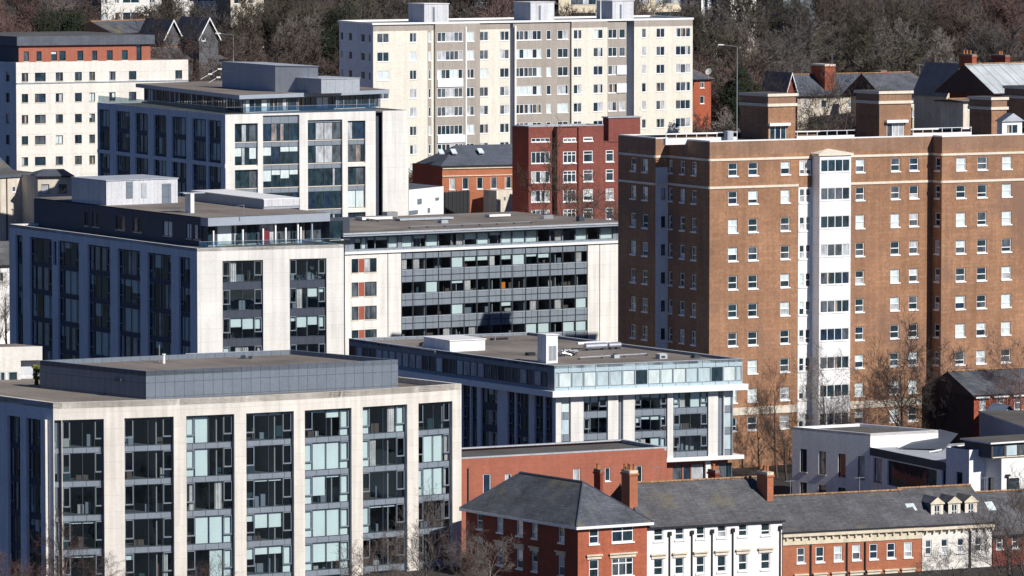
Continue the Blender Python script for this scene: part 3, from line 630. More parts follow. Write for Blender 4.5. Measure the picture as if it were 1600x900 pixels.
for k, mm in (('left', 'shade_grey_wall'), ('back', 'cream_stone'), ('far', 'cream_render')): wall(wl, getattr(Q, k), 0, zt1 if k != 'left' else zt1, [], 0, mm)
T.part('wall', wl); T.part('curtain_wall', cw); T.flush()
zC = Q.z
for i, (px, py, wd, dd, hh_, lab, mt) in enumerate([(566, 345, 4.5, 2.0, .35, 'long low white rooflight box lying on the brown roof, nearest the cream office tower', 'coping_white'), (605, 341, 1.6, 1.2, .7, 'small grey vent box standing on the brown roof behind the long rooflight', 'steel'), (625, 346, 8, 1.5, .25, 'flat grey metal tray across the middle of the brown roof', 'lead_coping'), (765, 340, 3.2, 1.2, .3, 'low white and black roof hatch near the back edge of the brown roof', 'coping_white')]):
    m = MB(); p = pt_z(px, py, zC); m.box(p + Z * .1, DR * wd, DL * dd, Z * hh_, mt, 'gravel_white' if i != 2 else 'lead_coping'); m.box(p + DR * .15 + DL * .15, DR * (wd - .3), DL * (dd - .3), Z * .1, 'dark_frame')
    single('roof_hatch' if i != 1 else 'roof_vent', m, lab, 'roof hatch' if i != 1 else 'vent', tuple(p))
# ============================================================ upper-left office (A2)
Q = Rect(352, 179, 700, (152, 160), (638, 172.2)); T = Thing('office_building', 'pale cream office building with tall dark glazing and a thin overhanging roof, upper left centre', 'office', Q.base())
wl, cw = MB(), MB(); F = Q.front; zg = 0; zh = F.z(385, 192.5); zb_ = 4
wr = [(F.z(385, b), F.z(385, a)) for a, b in [(194 + 36.2 * i, 222 + 36.2 * i) for i in range(7)]]
W_ = [('d', 8), ('h', 4), ('b', 1)]
hs = slots(T, F, cw, [(411, 468, F.z(440, 180)), (481, 535)], zh + .2, zg, wr, 'dark:4', rec=.3, zu=33, weights=W_)
for a, b in ((367, 403), (543.5, 571)):     # pairs of storeys with a ledge between
    for k in range(3):
        q = wr[2 * k:2 * k + 2]; z0 = q[1][0] - .1; z1 = q[0][1] + .1; hs2 = slots(T, F, cw, [(a, b)], z1, z0, q, 'dark:3' if b < 410 else 'dark:2', rec=.3, zu=33, weights=W_); hs += hs2
ua, ub = F.u(587, 33), F.u(598, 33); hs.append((ua, ub, zg, Q.z)); fi = F.inset(.8); wall(cw, fi, zg, Q.z, [], 0, 'navy_cladding', u0=ua, u1=ub)
wall(wl, F, zg, Q.z, hs, .3, 'cream_stone')
F = Q.left; zh = F.z(161, 171); wr2 = [(F.z(161, b), F.z(161, a)) for a, b in [(172 + 32.5 * i, 198 + 32.5 * i) for i in range(7)]]
hs = slots(T, F, cw, [(154, 171.5), (181, 203), (211, 231), (240, 260), (268, 291), (300, 322), (325, 345)], zh, zg, wr2, 'bay', rec=.3, zu=33, weights=[('c', 7), ('d', 2), ('b', 4), ('h', 2)], cwmat='navy_cladding')
wall(wl, F, zg, Q.z, hs, .3, 'shade_grey_wall'); fb = MB(); F.box(fb, 0, F.L, F.z(300, 256), F.z(300, 250), .003, .08, 'shade_grey_wall'); T.part('band', fb)
interior(T, F, zg, zh, [q[0] - .05 for q in wr2], rec=.35, seed=16, u0=.3, u1=F.L - 4.3)
plainwalls(wl, Q, zg, Q.z, 'cream_stone'); T.part('wall', wl); T.part('curtain_wall', cw)
rf = MB(); rf.face([p - Z * .2 for p in Q.poly], 'flat_roof'); T.part('terrace', rf)
zp = Q.z - .2; U = Rect(374, 149, 708, (212, 130.5), (608, 140)); V = Rect(0, 0, 0, 1, 1, N_=U.N + U.dl * 1.2 + U.dr * 1.2); 
v = [U.L - U.dl * 1.2 + U.dr * 1.2, U.N + U.dl * 1.2 + U.dr * 1.2, U.R + U.dl * 1.2 - U.dr * 1.2, U.K - U.dl * 1.2 - U.dr * 1.2]
ph = MB(); fs = [Face(v[i], v[(i + 1) % 4]) for i in range(4)]
for i, f in enumerate(fs):
    hs = []; u = .5
    if i < 2:
        while u < f.L - 1.5: wd = rng.choice([1.3, 1.7, 2.4]); hs.append(addwin(T, f, u + wd / 2, zp + .1, wd, U.z - zp - .85, 'dark:2', .06, [('d', 4), ('c', 4), ('b', 2), ('w', 2)] if i == 0 else [('d', 6), ('n', 2), ('c', 1), ('b', 1)])); u += wd + .2
    wall(ph, f, zp, U.z - .4, hs, .06, 'slot_cladding' if i == 1 else 'navy_cladding')
pho = T.part('top_storey', ph); ro = MB(); ro.prism(U.poly, U.z - .55, U.z, 'fascia_grey', 'flat_roof'); T.part('roof', ro, parent=pho)
gb = MB()
gf = Q.front.inset(.12)
for f in (Q.left.inset(.12), gf):
     L_ = f.u(588, 40) if f is gf else f.L; f.box(gb, .1, L_ - .1, Q.z + .003, Q.z + .95, -.02, .02, 'balustrade_glass'); f.box(gb, .1, L_ - .1, Q.z + .96, Q.z + 1.0, -.03, .03, 'steel')
T.part('balustrade', gb); T.flush()
T, q = pbox('plant_room', 'large plant room, left side dark and right side grey, on the cream office roof', 'plant room', pt_d(430, 103, 722), (347, 97), (497, 104), U.z, 'plant_grey', lid='lead_coping')
d_ = MB(); F = q.left
for k in range(3): F.box(d_, F.u(352, 50) + k * 1.1, F.u(352, 50) + k * 1.1 + .8, q.z - 1.3, q.z - 1.1, .003, .1, 'steel')
T.part('louvre', d_)
T, q = pbox('plant_room', 'low pale grey plant enclosure at the right of the cream office roof', 'plant room', pt_d(502, 124, 715), (448, 121), (562, 122.5), U.z, 'plant_grey', lid='lead_coping')
# white annexe on its right
Q2 = Rect(0, 0, 0, 14.0, (693, 291), N_=pt_d(639, 296.5, 719)); T = Thing('annexe', 'low bright white annexe with two small dark vents beside the cream office tower', 'building', Q2.base()); wl = MB()
wl.prism(Q2.poly, 0, Q2.z, 'white_render', 'slate_blue'); T.part('wall', wl); F = Q2.front; v_ = MB()
for a, b, c, d in ((652, 658, 318, 310), (680, 685, 315, 311), (637, 652, 333, 327), (668, 671, 333, 326)): F.box(v_, F.u(a, 25), F.u(b, 25), F.z(660, c), F.z(660, d), .003, .12, 'grey_frame')
T.part('vent', v_)
# ============================================================ far-left cream block (A1)
Q = Rect(25, 97.5, 800, (-80, None), (294, 93)); T = Thing('apartment_block', 'tall cream block with small square windows and a set-back red brick top floor', 'apartment block', Q.base())
wl = MB(); F = Q.front; rows = rowlist(113, 13.5, 32.8, 9); cols = [(34, 44), (54.5, 71.5), (87, 98.5), (117, 128), (139.5, 148.5), (170.5, 180.5), (201.5, 213), (274, 284.5)]
hs = cols_rows(T, F, cols, 90, rows, 'dark:2', .22, [('d', 6), ('n', 3), ('b', 1), ('h', 1)], skip=lambda i, j: i == 7 and j > 0)
wall(wl, F, 0, Q.z, hs, .22, 'cream_render'); sc = MB(); F.box(sc, 0, F.L, F.z(100, 129.5), F.z(100, 128), .003, .15, 'lead_coping'); T.part('string_course', sc)
F = Q.left; hs = cols_rows(T, F, [(-30, -24), (-12, -6), (9, 15)], 10, rowlist(112, 15, 32.8, 9), 'dark:1', .2); wall(wl, F, 0, Q.z, hs, .2, 'shade_grey_wall'); plainwalls(wl, Q, 0, Q.z, 'cream_render'); T.part('wall', wl)
rf = MB(); rf.face([p - Z * .15 for p in Q.poly], 'flat_roof'); T.part('roof', rf)
U = Rect(29, 57, 806, (-80, None), (235, 54.5)); F = U.front; ph = MB(); zf = F.z(100, 70.5)
cols = [(37, 45), (57, 65), (80, 89), (93, 102.5), (121, 130), (144, 152), (167, 176), (190.5, 199.5)]
hs = cols_rows(T, F, cols, 100, [(79.5, 95)], 'dark:1', .2, [('d', 3), ('h', 2)]); ud = (F.u(213, 48), F.u(221, 48)); hs.append((ud[0], ud[1], Q.z - .2, zf)); wall(ph, F, Q.z - .2, zf, hs, .25, 'salmon_brick'); f9 = F.inset(.25); f9.box(ph, ud[0], ud[1], Q.z - .2, zf, -.05, 0, 'glass_dark')
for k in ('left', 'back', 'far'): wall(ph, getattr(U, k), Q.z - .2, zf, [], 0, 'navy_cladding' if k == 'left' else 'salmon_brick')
pho = T.part('top_storey', ph); fa = MB(); fa.prism(U.grow(.5), zf, U.z, 'slate_blue', 'flat_roof_dark'); T.part('roof', fa, parent=pho); T.flush()
# ============================================================ old cream houses at left
def gable_roof(F, depth, ze, zr_, ov=.4, th=.2, hipl=0, hipr=0, mat='slate', mb=None, ridge=None):
    """roof over front face F, ridge parallel to F; hipl/hipr = how far the ridge is pulled in at each end"""
    mb = mb or MB(); ridge = ridge or MB(); L = F.L
    e = [F.pt(-ov, ze, ov), F.pt(L + ov, ze, ov), F.pt(L + ov, ze, -depth - ov), F.pt(-ov, ze, -depth - ov)]
    a, b = F.pt(-ov + hipl, zr_, -depth / 2), F.pt(L + ov - hipr, zr_, -depth / 2)
    for q in ([e[0], e[1], b, a], [e[2], e[3], a, b]): mb.face(q, mat); 
    mb.face([e[1], e[2], b], mat if hipr else 'shade_brown_gable'); mb.face([e[3], e[0], a], mat if hipl else 'shade_brown_gable')  # plain gable ends coloured dark to stand in for their shade
    for i in range(4): mb.face([e[i] - Z * th, e[(i + 1) % 4] - Z * th, e[(i + 1) % 4], e[i]], 'black_pipe')
    mb.face([p - Z * th for p in e], 'black_pipe')
    ridge.rod(a + Z * .05, b + Z * .05, .14, .14, 'ridge_tile', 5)
    if hipl: ridge.rod(a, e[0], .1, .1, 'ridge_tile', 4); ridge.rod(a, e[3], .1, .1, 'ridge_tile', 4)
    if hipr: ridge.rod(b, e[1], .1, .1, 'ridge_tile', 4); ridge.rod(b, e[2], .1, .1, 'ridge_tile', 4)
    return mb, ridge
Q = Rect(59, 275, 760, (58, 274.9), (112, 274.5), ); Q = Rect(0, 0, 0, 9.0, (112, 274.5), N_=pt_d(59, 275, 760)); T = Thing('house', 'small cream rendered house with a hipped slate roof and two dark square windows, at left', 'house', Q.base()); wl = MB(); F = Q.front
hs = cols_rows(T, F, [(65, 77), (92, 104)], 85, [(288, 302.5), (326, 341)], 'dark:1', .2); wall(wl, F, 0, Q.z, hs, .2, 'old_render'); plainwalls(wl, Q, 0, Q.z, 'old_render', ('left', 'back', 'far')); T.part('wall', wl)
rb, rg = gable_roof(F, 9, Q.z, pt_d(85, 264.5, 764).z, hipl=1.6, hipr=1.2, mat='slate_blue'); ro_ = T.part('roof', rb); T.flush()
Q = Rect(0, 0, 0, 9.0, (58.5, 275), N_=pt_d(0, 278, 762)); T = Thing('house', 'flat fronted cream house with a wide three-light window at the left edge', 'house', Q.base()); wl = MB(); F = Q.front
hs = cols_rows(T, F, [(36, 55.5)], 40, [(288.5, 305.5)], 'dark:3', .2) + cols_rows(T, F, [(19, 25)], 20, [(291, 300)], 'white:1', .1)
wall(wl, F, 0, Q.z, hs, .2, 'old_render'); plainwalls(wl, Q, 0, Q.z, 'old_render', ('left', 'back', 'far')); T.part('wall', wl); rb = MB(); rb.prism(Q.grow(.3), Q.z, Q.z + .5, 'slate_blue', 'flat_roof_dark'); T.part('roof', rb)
rl = MB()
for k in range(4): F.box(rl, F.u(20, 15) + k * 1.0, F.u(20, 15) + k * 1.0 + .08, F.z(30, 350), F.z(30, 326), .1, .16, 'steel')
for z_ in (326, 338, 349): F.box(rl, F.u(18, 15), F.u(50, 15), F.z(30, z_), F.z(30, z_) + .08, .17, .23, 'steel')
F.box(rl, F.u(10, 20), F.u(11, 20), 0, Q.z, .01, .15, 'black_pipe'); T.part('railing', rl); T.flush()
Q = Rect(0, 0, 0, 8, (26, 262), N_=pt_d(-40, 266, 775)); T = Thing('house', 'low grey roofed orange house before the cream block at the left edge', 'house', Q.base()); wl = MB(); wl.prism(Q.poly, 0, Q.z - 1.4, 'orange_brick'); T.part('wall', wl); rb, rg = gable_roof(Q.front, 8, Q.z - 1.4, Q.z + 1.6, mat='slate'); T.part('roof', rb)
# terrain-side fragments low at left: pale house glimpsed left of the middle block
Q = Rect(0, 0, 0, 8, (60, 412), N_=pt_d(-60, 416, 700)); T = Thing('house', 'pale rendered house glimpsed at the left edge below the cream houses', 'house', Q.base()); wl = MB(); hs = cols_rows(T, Q.front, [(-6, 6)], 0, [(425, 440)], 'white:2', .1); wall(wl, Q.front, 0, Q.z, hs, .1, 'white_render'); plainwalls(wl, Q, 0, Q.z, 'white_render', ('left', 'back', 'far')); T.part('wall', wl); rb, rg = gable_roof(Q.front, 8, Q.z, Q.z + 3, mat='slate_warm'); T.part('roof', rb); T.flush()
# ============================================================ glass-topped block (D)
Q = Rect(866, 572, 560, (545, 529.5), (1160, 561)); T = Thing('apartment_block', 'block with a pale glazed top storey, white ledges and a broad brown flat roof', 'apartment block', Q.base())
F = Q.front; ph = MB(); zc = Q.z; zb = F.z(867, 611); hs = []
ed = [868, 873.3, 893.7, 912.5, 932.5, 952.5, 973, 992.5, 1012.5, 1032.5, 1052, 1072, 1091, 1111, 1130.5, 1150, 1159.5]
for i, (a, b) in enumerate(zip(ed, ed[1:])):
    ua, ub = F.u(a, 22), F.u(b, 22); z1 = zc - .75; v = 'b' if i not in (7, 13) else 'd'
    hs.append(addwin(T, F, (ua + ub) / 2, zb + .35, ub - ua - .08, z1 - zb - .35, 'ribbon:b' if i not in (2, 4, 7, 13) else 'grey:1', .06, [(v, 1)] if v == 'd' else [('l', 1)]))
wall(ph, F, zb, zc, hs, .06, 'pale_spandrel', 'dark_frame')
f_ = Q.left; hs = []; n = 30; u = .1
while u < f_.L - 1.5: hs.append(addwin(T, f_, u + .68, zb + .35, 1.3, zc - 1.1 - zb, 'ribbon:b', .06, [('n', 3), ('d', 1), ('l', 1)])); u += 1.42
wall(ph, f_, zb, zc, hs, .06, 'slot_cladding', 'dark_frame')
for k in ('back', 'far'): wall(ph, getattr(Q, k), zb, zc, [], 0, 'pale_spandrel')
pho = T.part('top_storey', ph); rf = MB(); rf.face([p - Z * .25 for p in Q.poly], 'flat_roof'); T.part('roof', rf, parent=pho); pp = MB(); parapet(pp, Q.poly, zc - .3, zc + .003, .3, 'slot_cladding', 'lead_coping', .06); T.part('parapet', pp, parent=pho)
le = MB(); zlb = F.z(867, 620.5); le.prism(Q.grow(.45), zlb, zb, 'coping_white'); T.part('ledge', le)
v = [Q.L + (Q.dr - Q.dl) * .5, Q.N + (Q.dr + Q.dl) * .5, Q.R + Q.dl * .5 - Q.dr * .9, Q.K - Q.dr * .9 - Q.dl * .5]
F = Face(v[1], v[2]); Fl = Face(v[0], v[1]); wl, cw = MB(), MB(); zlow = F.z(1042, 715.5)
st = (zlb - zlow) / 3
wr = [(zlb - st * (i + 1) + .62, zlb - st * i - .06) for i in range(3)]
hs = []; fi = F.inset(.25)
sl_ = [(877, 892, 'grey:1'), (912, 950, 'bay'), (992, 1043, 'bay'), (1052, 1107, 'bay'), (1132, 1146, 'ribbon:b')]
for a, b, s in sl_: hs += slots(T, F, cw, [(a, b, zlb, s)], zlb, zlow, wr, s, rec=.2, zu=15, weights=[('b', 4), ('d', 3), ('h', 3)] if s == 'bay' else [('l', 1)])
for a, b in ((966, 974), (1122, 1131)):
    ua, ub = F.u(a, 15), F.u(b, 15); hs.append((ua, ub, zlow, zlb)); wall(cw, F.inset(.3), zlow, zlb, [], 0, 'slot_cladding', u0=ua, u1=ub)
wall(wl, F, zlow, zlb, hs, .3, 'cream_stone')
interior(T, F, zlow, zlb, [q[0] - .05 for q in wr], rec=.3, seed=19, u0=.5, u1=F.L - .5)
hs = slots(T, Fl, cw, [(722, 734), (736, 745), (751, 777), (793, 804), (806, 826), (835, 849), (851, 863)], zlb, zlow, wr, 'bay', rec=.25, zu=15, weights=[('c', 5), ('d', 5)], cwmat='navy_cladding')
hs += slots(T, Fl, cw, [(600, 640), (655, 690), (700, 718)], zlb, zlow, wr, 'bay', rec=.25, zu=15, cwmat='navy_cladding')
wall(wl, Fl, zlow, zlb, hs, .25, 'shade_grey_wall'); interior(T, Fl, zlow, zlb, [q[0] - .05 for q in wr], rec=.3, seed=29, u0=1, u1=Fl.L - 4.5)
for a, b in ((v[2], v[3]), (v[3], v[0])): wall(wl, Face(a, b), zlow, zlb, [], 0, 'cream_stone')
g1, g2 = MB(), MB(); vv = [v[0], v[1] + Q.dl * .8, v[2] + Q.dl * .8, v[3]]; zl2 = zlow - .45
le = MB(); le.prism([Q.L, v[1] - (Q.dl + Q.dr) * .3, v[2] + Q.dr * 1.3 - Q.dl * .3, Q.K], zl2, zlow, 'coping_white'); T.part('ledge', le)
F3 = Face(vv[1], vv[2]); hs = []
for a, b, s, w_ in ((1051, 1066, 'ribbon:b', 'd'), (1068, 1079, 'ribbon:b', 'd'), (1080, 1100, 'ribbon:b', 'n'), (1123, 1144, 'grey:2', 'd')): hs.append(addwin(T, F3, (F3.u(a, 6) + F3.u(b, 6)) / 2, 1.2, F3.u(b, 6) - F3.u(a, 6), zl2 - 1.7, s, .1, [(w_, 1)]))
wall(g1, F3, 0, zl2, hs, .1, 'salmon_brick'); wall(g1, Face(vv[0], vv[1]), 0, zl2, [], 0, 'salmon_brick'); wall(g1, Face(vv[2], vv[3]), 0, zl2, [], 0, 'salmon_brick'); wall(g1, Face(vv[3], vv[0]), 0, zl2, [], 0, 'salmon_brick')
F3.box(g1, F3.u(1101, 6), F3.u(1109, 6), 0, zl2, .01, .3, 'cream_stone')
T.part('ground_storey', g1); T.part('wall', wl); T.part('curtain_wall', cw); T.flush()
zr_ = zc - .25; zc_D = zr_
def on(px, py): return pt_z(px, py, zr_)
T, q = pbox('chimney_box', 'tall white ventilation box with louvred front on the roof above the pale glazed storey', 'ventilation box', Vector((*on(853.5, 568).xy, pt_d(853.5, 524, on(853.5, 568).y).z)), 1.9, (871.5, None), zr_, 'bright_casing', lid='coping_white')
m = MB()
for k in range(6): q.front.box(m, .35 + k * .17, .42 + k * .17, zr_ + .3, q.z - 1.2, .003, .06, 'grey_frame')
T.part('louvre', m)
T, q = pbox('roof_hatch', 'long low white rooflight box left of the tall white ventilation box', 'roof hatch', Vector((*on(703, 550).xy, pt_d(703, 533, on(703, 550).y).z)), 6.0, (758, None), zr_, 'bright_casing', lid='coping_white')
m = MB(); a = on(914, 548)
for k, (du, ln, rr) in enumerate(((0, 2.8, .36), (3.1, 1.6, .33))): m.rod(a + DR * du + Z * .5, a + DR * (du + ln) + Z * .5, rr, rr, 'steel', 10); m.box(a + DR * (du + .2) - DL * .3, DR * .5, DL * .6, Z * .3, 'dark_frame'); m.box(a + DR * (du + ln - .6) - DL * .3, DR * .5, DL * .6, Z * .3, 'dark_frame')
m.box(a + DL * 1.5 + Z * .6, DR * 4.5, DL * .5, Z * .25, 'coping_white')
single('air_duct', m, 'silver round air ducts lying on the brown roof right of the tall white box', 'air duct', tuple(a))
m = MB(); a = on(888, 556)
for k in range(26):
    x_, y_ = rng.uniform(-1.1, 1.1), rng.uniform(-1, 1.6); h_ = .75 * max(.15, 1 - (x_ / 1.4) ** 2); m.rod(a + DR * (x_ - .4) + DL * y_ + Z * rng.uniform(.05, h_), a + DR * (x_ + .4) + DL * (y_ + rng.uniform(-.4, .4)) + Z * rng.uniform(.1, h_), .09, .09, rng.choice(['lead_coping', 'steel', 'flat_roof_dark']), 5)
single('rubble_heap', m, 'low heap of grey offcuts between the tall white box and the silver ducts', 'heap', tuple(a))
m = MB(); a = on(1031, 561); m.box(a, DR * 1.0, DL * .9, Z * .55, 'lead_coping', 'coping_white'); m.box(a + DR * .2 - DL * .02 + Z * .1, DR * .5, DL * .01, Z * .25, 'dark_frame')
single('roof_vent', m, 'small squat grey vent cowl near the right end of the brown roof', 'vent', tuple(a))
m = MB(); a = on(826, 556); m.box(a, DR * .9, DL * .8, Z * .35, 'black_pipe', 'dark_frame'); single('roof_vent', m, 'small black vent beside the foot of the tall white box', 'vent', tuple(a))
m = MB(); a = on(769, 532); m.box(a, DR * 2.2, DL * .5, Z * .25, 'black_pipe'); m.rod(a + DR * .4, a + DR * .4 + Z * .5, .08, .08, 'steel'); single('roof_pipe', m, 'black pipe run lying behind the long white rooflight box', 'pipe', tuple(a))
# ============================================================ brown brick tower
N0 = pt_d(1109, 222, 600); zt = N0.z; L1 = pt_z(1044, 216.4, zt); dl = (L1 - N0).normalized(); R1 = pt_z(1447, 213.2, zt); dr = (R1 - N0).normalized()
W1 = along(L1, -dr, 1024.5); W2 = along(W1, dl, 966); RR = along(N0, dr, 1457.5); WN = along(RR, -dl, 1472); WR = WN + dr * 26
T = Thing('tower_block', 'tall brown brick tower block with white sash windows and a white panelled bay strip', 'tower block', (N0.x + 15, N0.y + 12, 2))
wl = MB(); Fm = Face(N0, RR); Fn = Face(L1, N0); Fs = Face(W1, L1); Ff = Face(W2, W1); Fr = Face(RR, WN); Fw = Face(WN, WR)
zp = Fm.z(1109, 250); z0 = 1
rw = rowlist(254, 23, 44.3, 10)        # at x = 1145
def tz(F, x, ys): return [(F.z(x, b), F.z(x, a)) for a, b in ys]
zrows = tz(Fm, 1145, rw); sashW = [('d', 9), ('b', 4), ('h', 4), ('n', 2)]
def sashes(F, cols, rows=zrows, style='sash', zu=25, weights=sashW, rec=.2):
    hs = []
    for a, b in cols:
        ua, ub = F.u(a, 25), F.u(b, 25)
        for (za, zb) in rows: hs.append(addwin(T, F, (ua + ub) / 2, za + .16, ub - ua, zb - za - .16, style, rec, weights))
    return hs
hm = sashes(Fm, [(1137.5, 1152.5), (1169, 1184), (1219.5, 1234), (1336.5, 1350.5), (1391.5, 1405.5), (1420.5, 1434.5)])
BR = along(N0, dr, 1269); BN = along(BR, -dl, 1281); BE = along(BN, dr, 1330); BB = BE + dl * (BN - BR).length
u0, u1, u2 = (BR - N0).dot(dr), (BB - N0).dot(dr), Fm.u(1247, 25)
hb = []
for i, (za, zb) in enumerate(zrows):
    for k in (0, 1): uc = u2 + (u0 - u2) * (.27 + .46 * k); hb.append(addwin(T, Fm, uc, za + .1, .75, zb - za - .1, 'sash', .12, sashW))
wp = MB(); zwp = Fm.z(1257, 292.5)
wall(wl, Fm, z0, zt - 1.55, hm + [q for q in hb if q[2] > zwp] + [(u2, u0, z0, zwp), (u0, u1, z0, zt - 2.2)], .2, 'brown_brick')
wall(wp, Fm.inset(-.01), 3.2, zwp, [q for q in hb if q[2] < zwp], .12, 'white_panel', u0=u2, u1=u0)
Fb, Fbr = Face(BN, BE), Face(BR, BN); zbt = Fb.z(1305, 243); hs = []
for i, (za, zb) in enumerate(zrows): hs.append(addwin(T, Fb, Fb.L / 2, za + .4, Fb.L * .93, zb - za - .25, 'white:4', .1, [('d', 8), ('n', 2), ('h', 1)]))
wall(wp, Fb, 3.2, zbt, hs, .1, 'white_panel'); wall(wp, Fbr, 3.2, zbt, [], 0, 'white_panel'); wall(wp, Face(BE, BB), 3.2, zbt, [], 0, 'white_panel')
T.part('white_bay', wp); ca = MB(); ap = (BN + BE) / 2; ap = Vector((ap.x, ap.y, 0)) + dl * .9; c4 = [BR - dr * .25, BN - dl * .2 - dr * .25, BE - dl * .2 + dr * .25, BB + dr * .25]; mid = BN.lerp(BE, .5) - dl * .2
for a, b in ((c4[0], c4[1]), (c4[1], mid), (mid, c4[2]), (c4[2], c4[3])): ca.face([(a.x, a.y, zbt), (b.x, b.y, zbt), (b.x, b.y, zbt + .25), (a.x, a.y, zbt + .25)], 'stone_trim')
apx = (ap + dl * .9); apx.z = zbt + .75
for a, b in ((c4[0], c4[1]), (c4[1], mid), (mid, c4[2]), (c4[2], c4[3])): ca.face([(a.x, a.y, zbt + .25), (b.x, b.y, zbt + .25), apx], 'stone_trim')
T.part('bay_cap', ca)
# left faces
hn = sashes(Fn, [(1044.6, 1050.5), (1062, 1069.5), (1080, 1088)], weights=[('n', 4), ('d', 4), ('c', 3), ('b', 1)])
hf = sashes(Ff, [(985, 993.5), (1003, 1012)], weights=[('n', 4), ('d', 4), ('c', 3), ('b', 1)])
wall(wl, Fn, z0, zt - 1.55, hn, .2, 'brown_brick'); wall(wl, Ff, z0, zt - 1.55, hf, .2, 'brown_brick')
hss = [addwin(T, Fs, Fs.L * .62, za + .3, .6, zb - za - .4, 'dark:1', .15, [('d', 1)]) for za, zb in zrows[1:]]
wall(wl, Fs, z0, zt - 3.4, hss, .15, 'shade_grey_wall'); wall(wl, Fs, zt - 3.4, zt - 1.55, [], 0, 'brown_brick')
hr = sashes(Fr, [(1460, 1468)], weights=[('n', 3), ('d', 3)]); wall(wl, Fr, z0, zt - 1.55, hr, .15, 'brown_brick')
hw = sashes(Fw, [(1493.5, 1508.5), (1526.5, 1541.5), (1565, 1580), (1606, 1620), (1640, 1655)]); wall(wl, Fw, z0, zt - 1.55, hw, .2, 'brown_brick')
bkv = dl * 14; poly = [W2, W1, L1, N0, RR, WN, WR, WR + bkv + dl * 2]
for a, b in ((WR, WR + bkv + dl * 2), (WR + bkv + dl * 2, W2)): wall(wl, Face(a, b), z0, zt - 1.55, [], 0, 'brown_brick')
T.part('wall', wl)
pa = MB()
for F in (Fm, Fn, Fs, Ff, Fr, Fw): wall(pa, F, zt - 1.55, zt, [], 0, 'tower_parapet_brick')
for a, b in ((WR, WR + bkv + dl * 2), (WR + bkv + dl * 2, W2)): wall(pa, Face(a, b), zt - 1.55, zt, [], 0, 'tower_parapet_brick')
pao = T.part('parapet', pa); cp = MB(); parapet(cp, poly, zt + .003, zt + .14, .45, 'coping_white'); T.part('coping', cp, parent=pao)
stc = MB()
for yy in (250.5, 294.0):
    zz = Fm.z(1109, yy)
    for F in (Fm, Fn, Fs, Ff, Fr, Fw):
        segs = [(0, F.L)] if F is not Fm else [(0, (u2 if yy > 280 else u0)), (u1, F.L)]
        for a, b in segs: F.box(stc, a, b, zz - .12, zz + .16, .003, .10, 'stone_trim')
T.part('string_course', stc)
pb_ = MB(); zz = Fm.z(1200, 641)
for F, segs in ((Fm, [(0, u2), (u1, Fm.L)]), (Fw, [(0, Fw.L)])):
    for a, b in segs: F.box(pb_, a, b, zz - .4, zz + .5, .003, .12, 'old_render')
T.part('plinth_band', pb_)
rf = MB(); rf.face([(p.x, p.y, zt - .5) for p in poly], 'flat_roof_dark'); T.part('roof', rf)
T.flush()
# its rooftop turrets and plant
zr_ = zt - .5
def turret(px, py, pl, pr, D, label, door=None, cap=True):
    q = Rect(px, py, D, (pl, None), (pr, None)); T = Thing('stair_turret', label, 'turret', (q.c.x, q.c.y, zr_)); m = MB(); zc1 = q.z - 1.55; hs = []
    if door: F = q.front; ua, ub = F.u(door[0], 45), F.u(door[1], 45); hs = [addwin(T, F, (ua + ub) / 2, F.z(door[0], door[3]), ub - ua, F.z(door[0], door[2]) - F.z(door[0], door[3]), 'white:3', .12, [('d', 3), ('n', 1)])]
    for k in ('left', 'front', 'back', 'far'): wall(m, getattr(q, k), zr_, zc1, hs if k == 'front' else [], .12, 'brown_brick')
    T.part('wall', m); c = MB(); c.prism(q.grow(.18), zc1, zc1 + .35, 'stone_trim'); c.prism(q.grow(.03), zc1 + .353, q.z - .35, 'tower_parapet_brick'); c.prism(q.grow(.2), q.z - .347, q.z, 'stone_trim', 'flat_roof_dark'); T.part('cornice', c)
    if door: h = MB(); q.front.box(h, hs[0][0] - .3, hs[0][1] + .3, hs[0][3] + .02, hs[0][3] + .35, .003, .5, 'white_paint'); T.part('door_hood', h)
    T.flush(); return q
turret(1200.5, 146.5, 1157.5, 1243, 616, 'square brown brick turret with cream cornice, leftmost on the tower roof', (1203, 1229, 197, 219))
turret(1374, 142.5, 1337.5, 1424, 620, 'square brown brick turret with cream cornice, middle one on the tower roof', (1386, 1413, 192, 214))
turret(1549.5, 152, 1515, 1573, 627, 'smaller brick turret with cream band behind the little white dormer on the tower roof')
q = turret(1640, 137, 1570, 1690, 634, 'large dark brick turret cut by the right edge of the photo')
# dormer
q = Rect(1566, 190, 619.5, (1558, None), (1597, None)); T = Thing('roof_dormer', 'small white gabled dormer on the tower roof near the right edge', 'dormer', (q.c.x, q.c.y, zr_)); m = MB(); F = q.front
h_ = [addwin(T, F, F.L / 2, F.z(1580, 209), F.L * .6, F.z(1580, 194) - F.z(1580, 209), 'white:2', .08, [('d', 1)])]
wall(m, F, zr_, q.z, h_, .08, 'white_render'); plainwalls(m, q, zr_, q.z, 'shade_grey_wall', ('left', 'back', 'far')); T.part('wall', m)
rb = MB(); g0 = q.grow(.25); za = q.z + 1.0; fa_ = (g0[1] + g0[2]) / 2; ba_ = (g0[0] + g0[3]) / 2; fa_ = Vector((fa_.x, fa_.y, za)); ba_ = Vector((ba_.x, ba_.y, za)); zz = q.z
P4 = [Vector((p.x, p.y, zz)) for p in g0]; rb.face([P4[0], P4[1], fa_, ba_], 'slate_blue'); rb.face([P4[2], P4[3], ba_, fa_], 'slate_blue'); rb.face([P4[1], P4[2], fa_], 'lead_coping'); rb.face([P4[3], P4[0], ba_], 'lead_coping'); T.part('roof', rb); T.flush()
